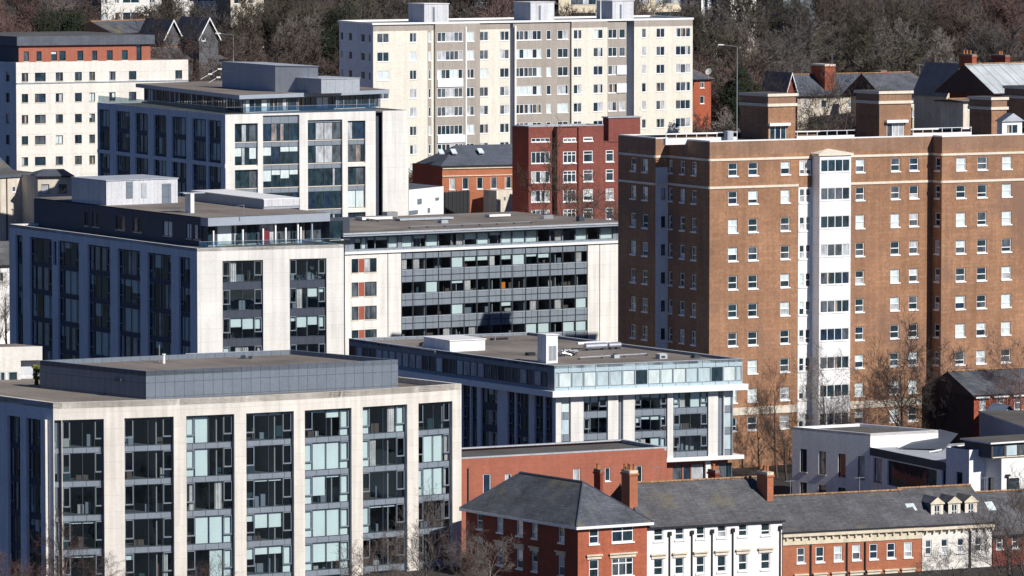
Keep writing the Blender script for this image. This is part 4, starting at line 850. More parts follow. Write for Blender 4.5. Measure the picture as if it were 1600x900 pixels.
# white edge plant and rails along the back of the parapet
Fe = Fm.inset(1.2); 
def onF(F, px, z): return F.pt(F.u(px, z), z)
for i, (a, b, lab) in enumerate([(1040, 1152, 'white service rail and casing on the tower roof, left of the leftmost brick turret'), (1245, 1335, 'white service rail and casing on the tower roof between the left and middle brick turrets'), (1426, 1518, 'white service rail and casing on the tower roof right of the middle brick turret')]):
    m = MB(); Fe = Fm.inset(3.0 if i else 5.5); ua, ub = Fe.u(a, zr_), Fe.u(b, zr_); Fe.box(m, ua, ub, zr_, zr_ + .75, -.5, 0, 'coping_white'); Fe.box(m, ua, ub, zr_ + 1.3, zr_ + 1.36, 0, .06, 'white_paint')
    u = ua
    while u < ub: Fe.box(m, u, u + .06, zr_ + .75, zr_ + 1.3, 0, .06, 'white_paint'); u += 1.4
    single('service_rail', m, lab, 'railing', tuple(Fe.pt(ua, zr_)))
m = MB(); a = onF(Fm.inset(4.5), 1137, zr_); m.box(a, DR * .8, DL * .8, Z * 1.5, 'lead_coping', 'white_paint'); single('roof_vent', m, 'upright grey vent box on the tower roof left of the leftmost brick turret', 'vent', tuple(a))
# ============================================================ back tower (cream slab)
N0 = pt_d(583, 39, 790); zt = N0.z; R0 = pt_z(1080, 30.5, zt); L0 = pt_z(530, 34.5, zt)
T = Thing('tower_block', 'long cream and taupe slab tower with white windows and white roof boxes', 'tower block', ((N0.x + R0.x) / 2, N0.y + 10, gz(0, 800)))
wl = MB(); F = Face(N0, R0); Fl = Face(L0, N0); zb0 = 8
segs = [(583, 668, 'tower_cream', 0), (668, 674, 'tower_taupe', 0), (674, 678, 'tower_cream', 0), (678, 748, 'tower_taupe', .35), (748, 797, 'tower_cream', 0), (797, 802, 'navy_cladding', -1.5), (802, 891, 'tower_taupe', .0), (891, 947, 'tower_cream', .35), (947, 979, 'tower_taupe', 0), (979, 989, 'navy_cladding', -2.2), (989, 1080.5, 'tower_cream', .3)]
rowY = [(51 + 29.2 * i, 66 + 29.2 * i) for i in range(9)]
zrw = [(F.z(650, b), F.z(650, a)) for a, b in rowY]
W_ = [(589, 608, 'white:2'), (640, 651, 'white:2'), (669.5, 673.5, 'white:1'), (681, 721, 'white:6'), (726, 739, 'white:2'), (749.5, 763, 'white:2'), (781, 795.5, 'white:2'), (804.5, 846, 'white:6'), (854, 861, 'white:1'), (871, 888, 'white:2'), (894, 907, 'white:2'), (925, 940, 'white:2'), (950, 964, 'white:2'), (967.5, 977, 'white:1'), (1001, 1008, 'white:1'), (1023.5, 1037, 'white:2'), (1054, 1077, 'white:3')]
zband = F.z(650, 48)
for a, b, m_, off in segs:
    f = F.inset(-off) if off else F; ua, ub = F.u(a, 45), F.u(b, 45)
    hs = []
    for q in W_:
        if a <= (q[0] + q[1]) / 2 < b:
            for z0, z1 in zrw: hs.append(addwin(T, f, (F.u(q[0], 45) + F.u(q[1], 45)) / 2, z0, F.u(q[1], 45) - F.u(q[0], 45), z1 - z0, q[2], .1, [('d', 3), ('n', 5), ('b', 4), ('c', 1)]))
    wall(wl, f, zb0, zband, hs, .1, m_, u0=ua, u1=ub); wall(wl, f, zband, zt, [], 0, m_ if m_ == 'navy_cladding' else 'tower_taupe', u0=ua, u1=ub)
    if off:
        for u in (ua, ub): wl.face([F.pt(u, zb0), F.pt(u, zb0, off), F.pt(u, zt, off), F.pt(u, zt)], 'tower_taupe' if off > 0 else 'shade_grey_wall')
hs = []
for a, b in ((532, 536), (545, 550), (564, 570), (576, 579)):
    for z0, z1 in zrw: hs.append(addwin(T, Fl, (Fl.u(a, 45) + Fl.u(b, 45)) / 2, z0, Fl.u(b, 45) - Fl.u(a, 45), z1 - z0 - .2, 'white:1', .1, [('n', 1), ('d', 1)]))
wall(wl, Fl, zb0, zt, hs, .1, 'shade_grey_wall'); K0 = L0 + R0 - N0
wall(wl, Face(R0, K0), zb0, zt, [], 0, 'tower_cream'); wall(wl, Face(K0, L0), zb0, zt, [], 0, 'tower_cream'); T.part('wall', wl)
rf = MB(); rf.face([p + Z * .01 for p in (L0, N0, R0, K0)], 'gravel_white'); T.part('roof', rf)
cp = MB(); parapet(cp, [L0 - DR * .3, N0 - DR * .3 - DL * .3, R0 + DR * .3 - DL * .3, K0], zt, zt + .3, .35, 'coping_white'); T.part('coping', cp)
for px in (725.5, 803): dp = MB(); u = F.u(px, 45); F.box(dp, u - .12, u + .12, zb0, zt - .5, .36, .5, 'white_paint'); T.part('downpipe', dp)
for px0, px1, j in ((681, 721, 2), (681, 724, 5), (963, 978, 2), (963, 978, 3)): bp = MB(); F.box(bp, F.u(px0, 45), F.u(px1, 45), zrw[j][0] - 1.25 if px0 < 900 else zrw[j][0], zrw[j][0] - .05 if px0 < 900 else zrw[j][1], .37 if px0 < 900 else .05, .5 if px0 < 900 else .2, 'balcony_white'); T.part('balcony_panel', bp)
T.flush()
for N3, l, r, lab in ((pt_d(663, 6.5, 807), (638, None), (701, None), 'white and dark lift housing, leftmost on the cream slab tower roof'), (pt_d(829, 4, 819), (803, None), (866, None), 'white and dark lift housing, middle of the cream slab tower roof'), (pt_d(957, 2, 829), (932, None), (990, None), 'white and dark lift housing with a vent, rightmost on the cream slab tower roof')):
    T, q = pbox('lift_housing', lab, 'lift housing', N3, l, r, zt, 'plant_white', lid='coping_white'); m = MB(); F_ = q.front; F_.box(m, F_.L * .35, F_.L * .42, zt, zt + 2.4, .003, .1, 'grey_frame'); T.part('ladder', m)
m = MB(); a = Vector((*pt_d(938.5, 30, 824).xy, zt)); m.rod(a, a + Z * 5, .1, .06, 'white_paint'); single('mast', m, 'slim white mast standing on the cream slab tower roof', 'mast', tuple(a))
# ============================================================ dark red flats and orange brick terrace behind the centre
Q = Rect(826, 198.5, 730, (800.5, 197), (943, 196)); T = Thing('apartment_block', 'dark red brick flats with white windows and stepped bays, centre behind the long brown roof', 'apartment block', Q.base())
wl = MB(); F = Q.front; zr = [(F.z(840, b), F.z(840, a)) for a, b in rowlist(214.5, 10, 30, 1) + [(237 + 30.2 * i, 258 + 30.2 * i) for i in range(5)]]
steps = [(826, 866, 0, [(830, 859, 'white:4')]), (866, 897, 1.0, [(875, 895, 'whitec:3')]), (897, 904, -1.5, []), (904, 943, 0, [(911.5, 926, 'whitec:1')])]
for a, b, off, ws in steps:
    f = F.inset(-off); hs = []; ua, ub = F.u(a, 35), F.u(b, 35)
    for q in ws:
        for k, (z0, z1) in enumerate(zr): hs.append(addwin(T, f, (F.u(q[0], 35) + F.u(q[1], 35)) / 2, z0 + .25, F.u(q[1], 35) - F.u(q[0], 35), z1 - z0 - .25 - (0 if k else .1), q[2], .1, [('d', 3), ('n', 2), ('h', 1)]))
    wall(wl, f, 0, Q.z, hs, .1, 'crimson_brick', u0=ua, u1=ub)
    if off:
        for u in (ua, ub): wl.face([F.pt(u, 0), F.pt(u, 0, off), F.pt(u, Q.z, off), F.pt(u, Q.z)], 'crimson_brick')
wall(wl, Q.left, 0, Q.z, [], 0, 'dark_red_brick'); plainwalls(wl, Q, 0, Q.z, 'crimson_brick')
wl.prism([F.pt(F.u(866, 35), 0, 1.0), F.pt(F.u(897, 35), 0, 1.0), F.pt(F.u(897, 35), 0, 0), F.pt(F.u(866, 35), 0, 0)], Q.z - .2, Q.z, 'crimson_brick')
wl.prism([F.pt(F.u(897, 35), 0, 0), F.pt(F.u(904, 35), 0, 0), F.pt(F.u(904, 35), 0, -1.5), F.pt(F.u(897, 35), 0, -1.5)], Q.z - .2, Q.z, 'crimson_brick')
F2 = Face(Q.R, Q.R + (Q.R - Q.N).normalized() * 2.3); zs2 = F.z(943, 222)
Q5 = Rect(0, 0, 0, 9.0, (966, None), N_=Vector((Q.R.x, Q.R.y, zs2)), dr=Q.dr); hs = [addwin(T, Q5.front, Q5.front.L * .42, z0 + .25, 1.25, z1 - z0 - .25, 'whitec:1', .1, [('d', 3), ('n', 1)]) for z0, z1 in zr[1:]]
wall(wl, Q5.front, 0, zs2, hs, .1, 'crimson_brick'); wl.prism([p for p in Q5.poly], zs2 - .15, zs2, 'crimson_brick'); wall(wl, Q5.back, 0, zs2 - .16, [], 0, 'crimson_brick')
T.part('wall', wl); cp = MB(); parapet(cp, Q.poly, Q.z + .003, Q.z + .15, .3, 'lead_coping'); cp.face([p + Z * .01 for p in Q.poly], 'flat_roof_dark'); T.part('roof', cp)
U = Rect(951, 184.5, 742, (942, None), (1000.5, None)); m = MB(); m.prism(U.poly, 0, U.z, 'crimson_brick', 'flat_roof_dark'); st = T.part('stair_tower', m); m = MB(); m.prism(U.grow(.15), U.z + .003, U.z + .18, 'lead_coping'); T.part('coping', m, parent=st); T.flush()
Q = Rect(0, 0, 0, 9.0, (830, 256), N_=pt_d(691, 259, 752)); T = Thing('terrace_house', 'orange brick terrace with a blue slate roof left of the dark red flats', 'house', Q.base())
wl = MB(); F = Q.front; hs = []
for a, b in ((702, 711), (722.5, 732.5), (745, 755), (767, 777), (789, 799)):
    hs.append(addwin(T, F, (F.u(a, 25) + F.u(b, 25)) / 2, F.z(740, 295.5), F.u(b, 25) - F.u(a, 25), F.z(740, 277) - F.z(740, 295.5), 'white:1', .15, [('d', 3), ('n', 2)]))
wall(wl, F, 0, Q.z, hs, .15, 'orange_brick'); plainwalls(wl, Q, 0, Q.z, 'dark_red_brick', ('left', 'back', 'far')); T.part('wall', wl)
tr = MB(); F.box(tr, 0, F.L, F.z(740, 275), F.z(740, 273.5), .003, .15, 'cream_trim'); F.box(tr, 0, F.L, Q.z - .5, Q.z - .2, .003, .2, 'cream_trim'); T.part('string_course', tr)
rb, rg = gable_roof(F, 9.0, Q.z, F.z(740, 235) + .6, hipl=4.4, mat='slate_blue'); ro = T.part('roof', rb)
sk = MB()
for px, py in ((694, 245), (714, 246), (756, 246)):
    u = F.u(px, 30); sk.box(F.pt(u, Q.z + 1.6, -1.75), F.d * .8, (F.n * -.9 + Z * .62), Z * .12, 'lead_coping', 'glass_blind')
T.part('rooflight', sk, parent=ro); T.flush()
m = MB(); F = Face(pt_d(695, 298, 748), pt_d(776, 297, 760)); zt_ = F.z(730, 298); F.box(m, 0, F.L, 3, zt_, -.3, 0, 'fence_dark'); 
for k in range(14): F.box(m, k * F.L / 14, k * F.L / 14 + .12, 3, zt_ + .15, .003, .1, 'dark_frame')
single('boundary_fence', m, 'tall dark boarded fence in front of the orange brick terrace', 'fence', tuple(F.pt(0, 3)))
m = MB(); F = Face(pt_d(776, 298, 750), pt_d(801, 297, 752)); F.box(m, 0, F.L, 3, F.z(780, 297.5), -3, 0, 'old_render'); F.box(m, F.L * .45, F.L * .55, F.z(780, 313), F.z(780, 308), .003, .1, 'grey_frame'); single('garage', m, 'plain grey rendered lean-to beside the dark boarded fence', 'shed', tuple(F.pt(0, 3)))
# ============================================================ low red brick building behind the houses
Q = Rect(0, 0, 0, 9.0, (1042, 700), N_=pt_z(660, 720.5, pt_d(722, 717, 530).z)); T = Thing('brick_building', 'long low red brick building behind the corner house and white terrace', 'building', Q.base())
wl = MB(); F = Q.front; hs = []
for a, b, yt, yb in ((755, 767, 741, 775), (789, 800, 741, 760), (895.5, 907, 733, 760), (945.5, 954, 730.5, 752), (993, 1004, 727.5, 754)):
    hs.append(addwin(T, F, (F.u(a, 10) + F.u(b, 10)) / 2, F.z(a, yb), F.u(b, 10) - F.u(a, 10), F.z(a, yt) - F.z(a, yb), 'white:1', .15, [('d', 2), ('n', 1)]))
wall(wl, F, 0, Q.z, hs, .15, 'salmon_brick'); plainwalls(wl, Q, 0, Q.z, 'salmon_brick', ('left', 'back', 'far')); T.part('wall', wl)
rf = MB(); rf.face([p - Z * .25 for p in Q.poly], 'flat_roof_dark'); parapet(rf, Q.poly, Q.z + .003, Q.z + .14, .4, 'lead_coping'); b_ = Q.back
m2 = Face(Q.R - Q.dr * 0, Q.K); m2.box(rf, 0, m2.L, Q.z - .25, Q.z + .1, -.3, -.05, 'lead_coping'); T.part('roof', rf)
dpp = MB(); u = F.u(731, 8); F.box(dpp, u - .06, u + .06, 0, Q.z - 1, .003, .12, 'black_pipe'); T.part('downpipe', dpp); T.flush()
# ============================================================ chimneys
def chimney(px, py, D, pl, pr, z0, label, pots=0, brick='orange_brick', cap='stone_trim'):
    q = Rect(px, py, D, (pl, None), (pr, None)); T = Thing('chimney', label, 'chimney', (q.c.x, q.c.y, z0)); m = MB(); m.prism(q.poly, z0, q.z - .5, brick); m.prism(q.grow(.1), q.z - .497, q.z - .3, brick); m.prism(q.grow(.02), q.z - .297, q.z, cap); T.part('stack', m)
    for k in range(pots):
        p = q.N.lerp(q.R, (k + .5) / pots).lerp(q.L.lerp(q.K, (k + .5) / pots), .5 if pots < 3 else (.3 if k % 2 else .7)); p.z = q.z + .002; mb = MB(); mb.lathe(p, [(.16, 0), (.13, .45), (.17, .5), (.17, .6), (.08, .6)], 'clay_pot'); T.part('chimney_pot', mb)
    return q
def lintel(T, F, ua, ub, z1, m='cream_trim'):
    li = MB(); F.box(li, ua - .24, ub + .24, z1 + .05, z1 + .38, .003, .11, m); F.box(li, ua - .33, ub + .33, z1 + .38, z1 + .53, .003, .25, 'cream_trim'); T.part('lintel', li)
# ============================================================ corner house (red, hipped roof)
Q = Rect(903, 822.5, 500, (728, 794), (1011, 815.5)); CH = Q; T = Thing('corner_house', 'red brick corner house with cream lintels under a hipped slate roof, bottom centre', 'house', Q.base()); wl = MB()
F = Q.front; hs = []; li = MB(); zr = [(F.z(930, 852), F.z(930, 825)), (F.z(930, 905), F.z(930, 874.5)), (F.z(930, 958), F.z(930, 927))]
for a, b, s in ((920.5, 936, 'sash'), (956, 990, 'whitec:2')):
    for k, (z0, z1) in enumerate(zr):
        st_ = s if k == 0 else ('sash' if s == 'sash' else 'whitec:3'); ua, ub = F.u(a, 10), F.u(b, 10); hs.append(addwin(T, F, (ua + ub) / 2, z0 + .15, ub - ua, z1 - z0 - .15, st_, .15, [('d', 3), ('h', 1)]))
        if k: lintel(T, F, ua, ub, z1)
wall(wl, F, -.5, Q.z, hs, .15, 'corner_brick')
F = Q.left; hs = []; zr = [(F.z(876, 850), F.z(876, 820)), (F.z(876, 902), F.z(876, 869)), (F.z(876, 960), F.z(876, 925))]
for a, b in ((745, 754), (776.5, 786), (807, 817), (831, 840), (872.5, 882)):
    for k, (z0, z1) in enumerate(zr):
        ua, ub = F.u(a, 10), F.u(b, 10); hs.append(addwin(T, F, (ua + ub) / 2, z0 + .15, ub - ua, z1 - z0 - .15, 'sash', .15, [('n', 2), ('b', 1), ('d', 1)]))
        if k: lintel(T, F, ua, ub, z1)
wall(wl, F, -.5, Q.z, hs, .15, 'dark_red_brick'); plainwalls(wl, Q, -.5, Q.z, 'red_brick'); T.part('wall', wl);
W = Q.front.L; rn = Q.N + Q.dr * W / 2 + Q.dl * W * .62; rfar = Q.L + Q.dr * W / 2 - Q.dl * W * .45; zr_ = pt_d(932, 753, rn.y).z; rn.z = rfar.z = zr_
G_ = Q.grow(.45); rb = MB(); e = [Vector((p.x, p.y, Q.z)) for p in G_]
rb.face([e[0], e[1], rn, rfar], 'slate'); rb.face([e[1], e[2], rn], 'slate'); rb.face([e[2], e[3], rfar, rn], 'slate'); rb.face([e[3], e[0], rfar], 'slate')
ro = T.part('roof', rb); rg = MB(); rg.rod(rn, rfar, .13, .13, 'slate_blue', 5)
for a, b in ((rn, e[1]), (rn, e[2]), (rfar, e[0]), (rfar, e[3])): rg.rod(a, b, .1, .1, 'slate_blue', 4)
T.part('ridge', rg, parent=ro); ev = MB(); ev.prism(Q.grow(.47), Q.z - .28, Q.z - .004, 'coping_white'); T.part('gutter', ev); T.flush()
cz = Q.z
chimney(984, 735.5, 506, 971, 996.5, cz + .3, 'tall orange brick chimney with clay pots between the corner house and the white terrace', 4, 'orange_brick', 'cream_trim')
m = MB(); p = pt_d(851, 812, 512); p.z = pt_d(851, 810, 508).z; m.rod(p, p + Z * 1.9, .03, .02, 'white_paint'); single('roof_aerial', m, 'thin white pole aerial on the left slope of the corner house roof', 'aerial', tuple(p))
chimney(938, 734, 524, 928, 942, 5, 'small overgrown chimney in front of the long red brick wall, left of the tall chimney', 2, 'dark_red_brick', 'flat_roof')
# ============================================================ terrace houses along the bottom
def terrace(name, label, px0, py0, px1, py1, D, depth, ridge, wallm, cols, rows, style, roofm='slate_warm', base=-.5, sashw=None, band=None, lint=0, hip=None):
    Q = Rect(0, 0, 0, depth, (px1, py1), N_=pt_d(px0, py0, D)); T = Thing(name, label, 'house', Q.base()); wl = MB(); F = Q.front; hs = []; li = MB(); x0 = cols[0][0]
    zr = [(F.z(x0, b), F.z(x0, a)) for a, b in rows]
    for i, c in enumerate(cols):
        for k, (z0, z1) in enumerate(zr):
            ua, ub = F.u(c[0], 10), F.u(c[1], 10); hs.append(addwin(T, F, (ua + ub) / 2, z0 + .15, ub - ua, z1 - z0 - .15, c[2] if len(c) > 2 else style, .16, sashw or [('d', 6), ('h', 1), ('n', 2)]))
            if lint == 2 or (lint == 1 and k): lintel(T, F, ua, ub, z1, 'stone_trim')
    wall(wl, F, base, Q.z, hs, .16, wallm); plainwalls(wl, Q, base, Q.z, wallm, ('left', 'back', 'far')); T.part('wall', wl)
    mid = Q.N + Q.dr * F.L / 2 + Q.dl * depth / 2; pm = proj(mid); zr_ = pt_d(ridge[0], ridge[1], mid.y).z
    rb, rg = gable_roof(F, depth, Q.z, zr_, ov=.25, mat=roofm); ro = T.part('roof', rb); T.part('ridge', rg, parent=ro)
    if band:
        b = MB(); F.box(b, 0, F.L, Q.z - band, Q.z - .22, .003, .1, 'cream_trim'); F.box(b, -.1, F.L + .1, Q.z - .5, Q.z - .21, .11, .42, 'cream_trim'); u = .3
        while u < F.L: F.box(b, u, u + .18, Q.z - .82, Q.z - .5, .11, .3, 'cream_trim'); u += .85
        T.part('cornice', b)
    return Q, T, F, ro
G2, T, F, ro = terrace('terrace_house', 'white painted terrace with black downpipes under a long grey slate roof, bottom centre right', 1011, 824, 1222, 812.5, CH.R.y + .3, 11.5, (1078, 751.5), 'white_render', [(1021.5, 1036.5), (1055, 1069), (1088, 1101.5), (1121, 1135), (1154, 1168), (1189, 1204)], [(826, 848), (874, 902), (925, 955)], 'sash', lint=1, sashw=[('d', 8), ('n', 1)])
for px in (1046, 1081, 1112.5, 1145, 1219): dp = MB(); u = F.u(px, 10); F.box(dp, u - .06, u + .06, -.5, G2.z - .7, .003, .13, 'black_pipe'); F.box(dp, u - .16, u + .16, G2.z - .95, G2.z - .55, .003, .25, 'black_pipe'); T.part('downpipe', dp)
T.flush()
chimney(1199, 738, 512, 1182.5, 1208.5, G2.z - .5, 'orange brick chimney at the right end of the white terrace roof', 3, 'orange_brick', 'cream_trim')
chimney(1118, 735, 536, 1106, 1124, 5, 'low dark chimney stub seen just over the white terrace ridge', 1, 'dark_red_brick', 'flat_roof')
G3, T, F, ro = terrace('terrace_house', 'orange brick terrace with a cream cornice and seven upper sash windows, bottom right', 1223, 831.5, 1440, 820.5, G2.R.y + .3, 10, (1310, 772), 'orange_brick', [(1245.5, 1258.5), (1275, 1288.5), (1303.5, 1317), (1332, 1345.5), (1359, 1372.5), (1386.5, 1399.5), (1413, 1426.5)], [(856, 882), (905, 933), (955, 985)], 'sash', band=1.35, sashw=[('d', 8), ('n', 2), ('h', 2)], lint=1)
for px in (1267, 1323.5, 1352): dp = MB(); u = F.u(px, 10); F.box(dp, u - .07, u + .07, -.5, G3.z - 1.4, .003, .14, 'black_pipe'); T.part('downpipe', dp)
T.flush()
G4, T, F, ro = terrace('terrace_house', 'cream rendered terrace house with three little pedimented dormers, bottom right', 1441, 821, 1550, 815, G3.R.y + .2, 10, (1465, 761.5), 'cream_render', [(1446, 1456.5), (1471, 1482), (1496.5, 1507), (1523.5, 1534.5)], [(844, 869), (893, 920), (945, 975)], 'sash', band=.75, sashw=[('n', 2), ('d', 2), ('c', 1)])
dp = MB()
for px in (1516,): u = F.u(px, 10); F.box(dp, u - .09, u + .09, -.5, G4.z - .6, .003, .17, 'black_pipe')
T.part('downpipe', dp)
zr4 = G4.z
for px in (1473, 1500, 1526):       # dormers belong to the roof
    u = F.u(px, zr4 + 1); dm = MB(); w_ = 1.4; zb_, zt_ = zr4 + .2, zr4 + 2.05; o = -1.2
    hs = [(u - .36, u + .36, zb_ + .25, zb_ + 1.65)]; f = F.inset(1.2); wall(dm, f, zb_, zt_, hs, .12, 'stone_trim', u0=u - w_ / 2, u1=u + w_ / 2)
    for s in (-1, 1): us = u + s * w_ / 2; dm.face([F.pt(us, zb_, o), F.pt(us, zb_, o - 3.2), F.pt(us, zt_, o - 3.2), F.pt(us, zt_, o)], 'slate_blue')
    a, b, c = F.pt(u - w_ / 2 - .12, zt_, o + .12), F.pt(u + w_ / 2 + .12, zt_, o + .12), F.pt(u, zt_ + .6, o + .12); a2, b2, c2 = [p - F.n * 3.3 for p in (a, b, c)]
    dm.face([a, b, c], 'cream_trim'); dm.face([a, c, c2, a2], 'slate'); dm.face([b, b2, c2, c], 'slate'); dm.face([a - Z * .12, b - Z * .12, b, a], 'cream_trim')
    d = T.part('dormer', dm, parent=ro); wm = MB(); fi = F.inset(1.3); wm.face([fi.pt(u - .3, zb_ + .3), fi.pt(u + .3, zb_ + .3), fi.pt(u + .3, zb_ + 1.6), fi.pt(u - .3, zb_ + 1.6)], 'glass_dark')
    for k in (-.33, -.03, .27): fi.box(wm, u + k, u + k + .06, zb_ + .27, zb_ + 1.63, .01, .06, 'white_paint')
    for k in (.3, .9, 1.58): fi.box(wm, u - .33, u + .33, zb_ + k, zb_ + k + .06, .005, .05, 'white_paint')
    T.wins.append(None) if 0 else None
    o_ = link(bpy.data.objects.new('dormer_window', wm.mesh('dormer_window', T.o))); o_.parent = ro
sk = MB(); u = F.u(1434, zr4 + 1.5); sk.box(F.pt(u, zr4 + 1.0, -1.6), F.d * 1.0, (F.n * -1.2 + Z * .85), Z * .1, 'lead_coping', 'glass_blind'); T.part('rooflight', sk, parent=ro); T.flush()
G5, T, F, ro = terrace('terrace_house', 'brown slate roofed terrace at the right edge partly behind a bare tree', 1552, 836, 1660, 830, G4.R.y + .3, 10.5, (1570, 768), 'dark_red_brick', [(1557, 1568), (1582, 1593), (1608, 1620)], [(838, 860), (885, 912), (935, 965)], 'sash', base=-.5)
sk = MB(); u = F.u(1567, 10); sk.box(F.pt(u, G5.z + 2.1, -2.9), F.d * .9, (F.n * -1.0 + Z * .75), Z * .1, 'lead_coping', 'glass_blind'); T.part('rooflight', sk, parent=ro); T.flush()
# ============================================================ white rendered building in shade, with flat roofs
N1 = pt_d(1360, 677.5, 566); Q = Rect(0, 0, 0, (1238, 667), (1466, 672), N_=N1); T = Thing('white_building', 'white rendered building with a shaded wall of narrow dark windows and flat roofs, right', 'building', Q.base()); wl = MB()
F = Q.left; hs = []
for i, (a, b) in enumerate(((1250.5, 1261), (1279.5, 1290.5), (1310, 1321.5), (1340.5, 1351.5))):
    for (ya, yb) in ((701, 737), (753.5, 785), (805, 835)): k = (a - 1250) * .13; hs.append(addwin(T, F, (F.u(a, 10) + F.u(b, 10)) / 2, F.z(a, yb + k), F.u(b, 10) - F.u(a, 10), F.z(a, ya + k) - F.z(a, yb + k), 'dark:1', .2, [('d', 1)]))
wall(wl, F, 0, Q.z, hs, .2, 'white_render'); wall(wl, Q.front, 0, Q.z, [], 0, 'white_render'); plainwalls(wl, Q, 0, Q.z, 'white_render')
rf = MB(); rf.face([p - Z * .3 for p in Q.poly], 'flat_roof_dark'); parapet(rf, Q.poly, Q.z - .3, Q.z + .003, .25, 'white_render'); T.part('roof', rf)
z2 = pt_d(1360, 698.5, N1.y).z; Nn = pt_z(1478, 722.5, z2); A = Vector((N1.x, N1.y, z2)); F = Face(A, Nn); hs = []
for a, b, ya, yb in ((1365, 1378, 716, 754), (1387, 1464, 719, 766), (1472, 1480, 734, 760)): 
    k = (a - 1365) * .0; hs.append(addwin(T, F, (F.u(a, 10) + F.u(b, 10)) / 2, F.z((a + b) / 2, yb), F.u(b, 10) - F.u(a, 10), F.z((a + b) / 2, ya + (8 if b - a > 50 else 0)) - F.z((a + b) / 2, yb), 'ribbon:b' if b - a > 50 else 'dark:1', .25, [('d', 1)]))
wall(wl, F, 0, z2 - .9, hs, .25, 'white_render'); fa = MB(); wall(fa, F.inset(-.08), z2 - .9, z2, [], 0, 'navy_cladding'); T.part('fascia', fa)
B2 = Nn + Q.dr * 7; wall(wl, Face(Nn, B2), 0, z2, [], 0, 'white_render'); l2 = MB(); l2.face([A - Z * .1, Nn - Z * .1, B2 - Z * .1, A + Q.dr * 14 - Z * .1], 'lead_coping'); T.part('lower_roof', l2)  # lower roof coloured grey, standing in for white in shade
fin = MB()
for (x0, y0, x1, y1, hgt) in ((1402, 700, 1466, 679, 1.2), (1451, 707, 1471, 703, .5)):
    a, b = pt_z(x0, y0, z2), pt_z(x1, y1, z2 + hgt * .4); fin.box(a, b - a, (b - a).cross(Z).normalized() * .12, Z * .12, 'coping_white')
a, b = pt_z(1404, 701, z2), pt_z(1468, 683, z2); c, d = pt_z(1497, 690, z2), pt_z(1475, 703, z2); fin.face([a + Z * .05, d + Z * .05, c + Z * .9, b + Z * .9], 'shade_panel'); T.part('roof_fin', fin)  # sloping panel catches sun, so its colour is darkened to imitate shade
z3 = pt_d(1478, 698.5, Nn.y).z; A3 = Vector((Nn.x, Nn.y, z3)); N3 = pt_z(1514.5, 703, z3); F = Face(A3, N3)
hs = [addwin(T, F, (F.u(a, 10) + F.u(b, 10)) / 2, F.z(a, 768), F.u(b, 10) - F.u(a, 10), F.z(a, 737) - F.z(a, 768), 'dark:1', .2, [('d', 1)]) for a, b in ((1494.5, 1504),)]
wall(wl, F, 0, z3, hs, .2, 'white_render'); R3 = N3 + Q.dr * 9; wall(wl, Face(N3, R3), 0, z3, [], 0, 'white_render'); wall(wl, Face(R3, R3 + (A3 - N3) * 2), 0, z3, [], 0, 'white_render'); wall(wl, Face(R3 + (A3 - N3) * 2, A3), 0, z3, [], 0, 'white_render')
r3 = MB(); r3.face([A3 - Z * .12, N3 - Z * .12, R3 - Z * .12, R3 + (A3 - N3) * 2 - Z * .12], 'flat_roof_dark'); T.part('flat_roof', r3)
T.part('wall', wl); T.flush()
Q = Rect(1565, 716.5, 546, (1524, 711), (1680, 711)); T = Thing('white_building', 'white cube of a building with a glazed rooftop room at the right edge', 'building', Q.base()); wl = MB(); F = Q.front
hs = [addwin(T, F, (F.u(1577, 10) + F.u(1593, 10)) / 2, F.z(1585, 770), F.u(1593, 10) - F.u(1577, 10), F.z(1585, 747) - F.z(1585, 770), 'dark:1', .2, [('d', 1)])]
wall(wl, F, 0, Q.z, hs, .2, 'white_render'); F = Q.left; hs = [addwin(T, F, (F.u(a, 10) + F.u(b, 10)) / 2, F.z(a, 790), F.u(b, 10) - F.u(a, 10), F.z(a, 745) - F.z(a, 790), 'dark:1', .2, [('d', 1)]) for a, b in ((1532, 1537), (1544, 1554))]
wall(wl, F, 0, Q.z, hs, .2, 'white_render'); plainwalls(wl, Q, 0, Q.z, 'white_render'); T.part('wall', wl); rf = MB(); rf.face([p + Z * .01 for p in Q.poly], 'flat_roof_dark'); T.part('roof', rf)
U = Rect(0, 0, 0, 5.0, 9.0, N_=Vector((*(Q.N + Q.dl * .3 + Q.dr * .2 - Q.dr * 1.2).xy, pt_d(1548, 692, 547).z))); m = MB(); F = U.front; hs = []
for k in range(5): hs.append(addwin(T, F, .95 + k * 1.75, Q.z + .15, 1.55, U.z - Q.z - .35, 'dark:1', .08, [('b', 1), ('l', 1)] if k < 2 else [('d', 1)]))
wall(m, F, Q.z + .02, U.z, hs, .08, 'furniture_brown'); plainwalls(m, U, Q.z + .02, U.z, 'navy_cladding', ('left', 'back', 'far')); p_ = T.part('rooftop_room', m); m = MB(); m.prism(U.grow(.35), U.z + .003, U.z + .18, 'coping_white', 'flat_roof_dark'); T.part('roof', m, parent=p_)
m = MB(); F = Q.front; u = F.u(1575, 10); F.box(m, u - .08, u + .08, F.z(1575, 765), F.z(1575, 742), .003, .15, 'black_pipe'); F.box(m, u - .3, u + .2, F.z(1575, 744), F.z(1575, 741), .003, .3, 'black_pipe'); T.part('downpipe', m); T.flush()
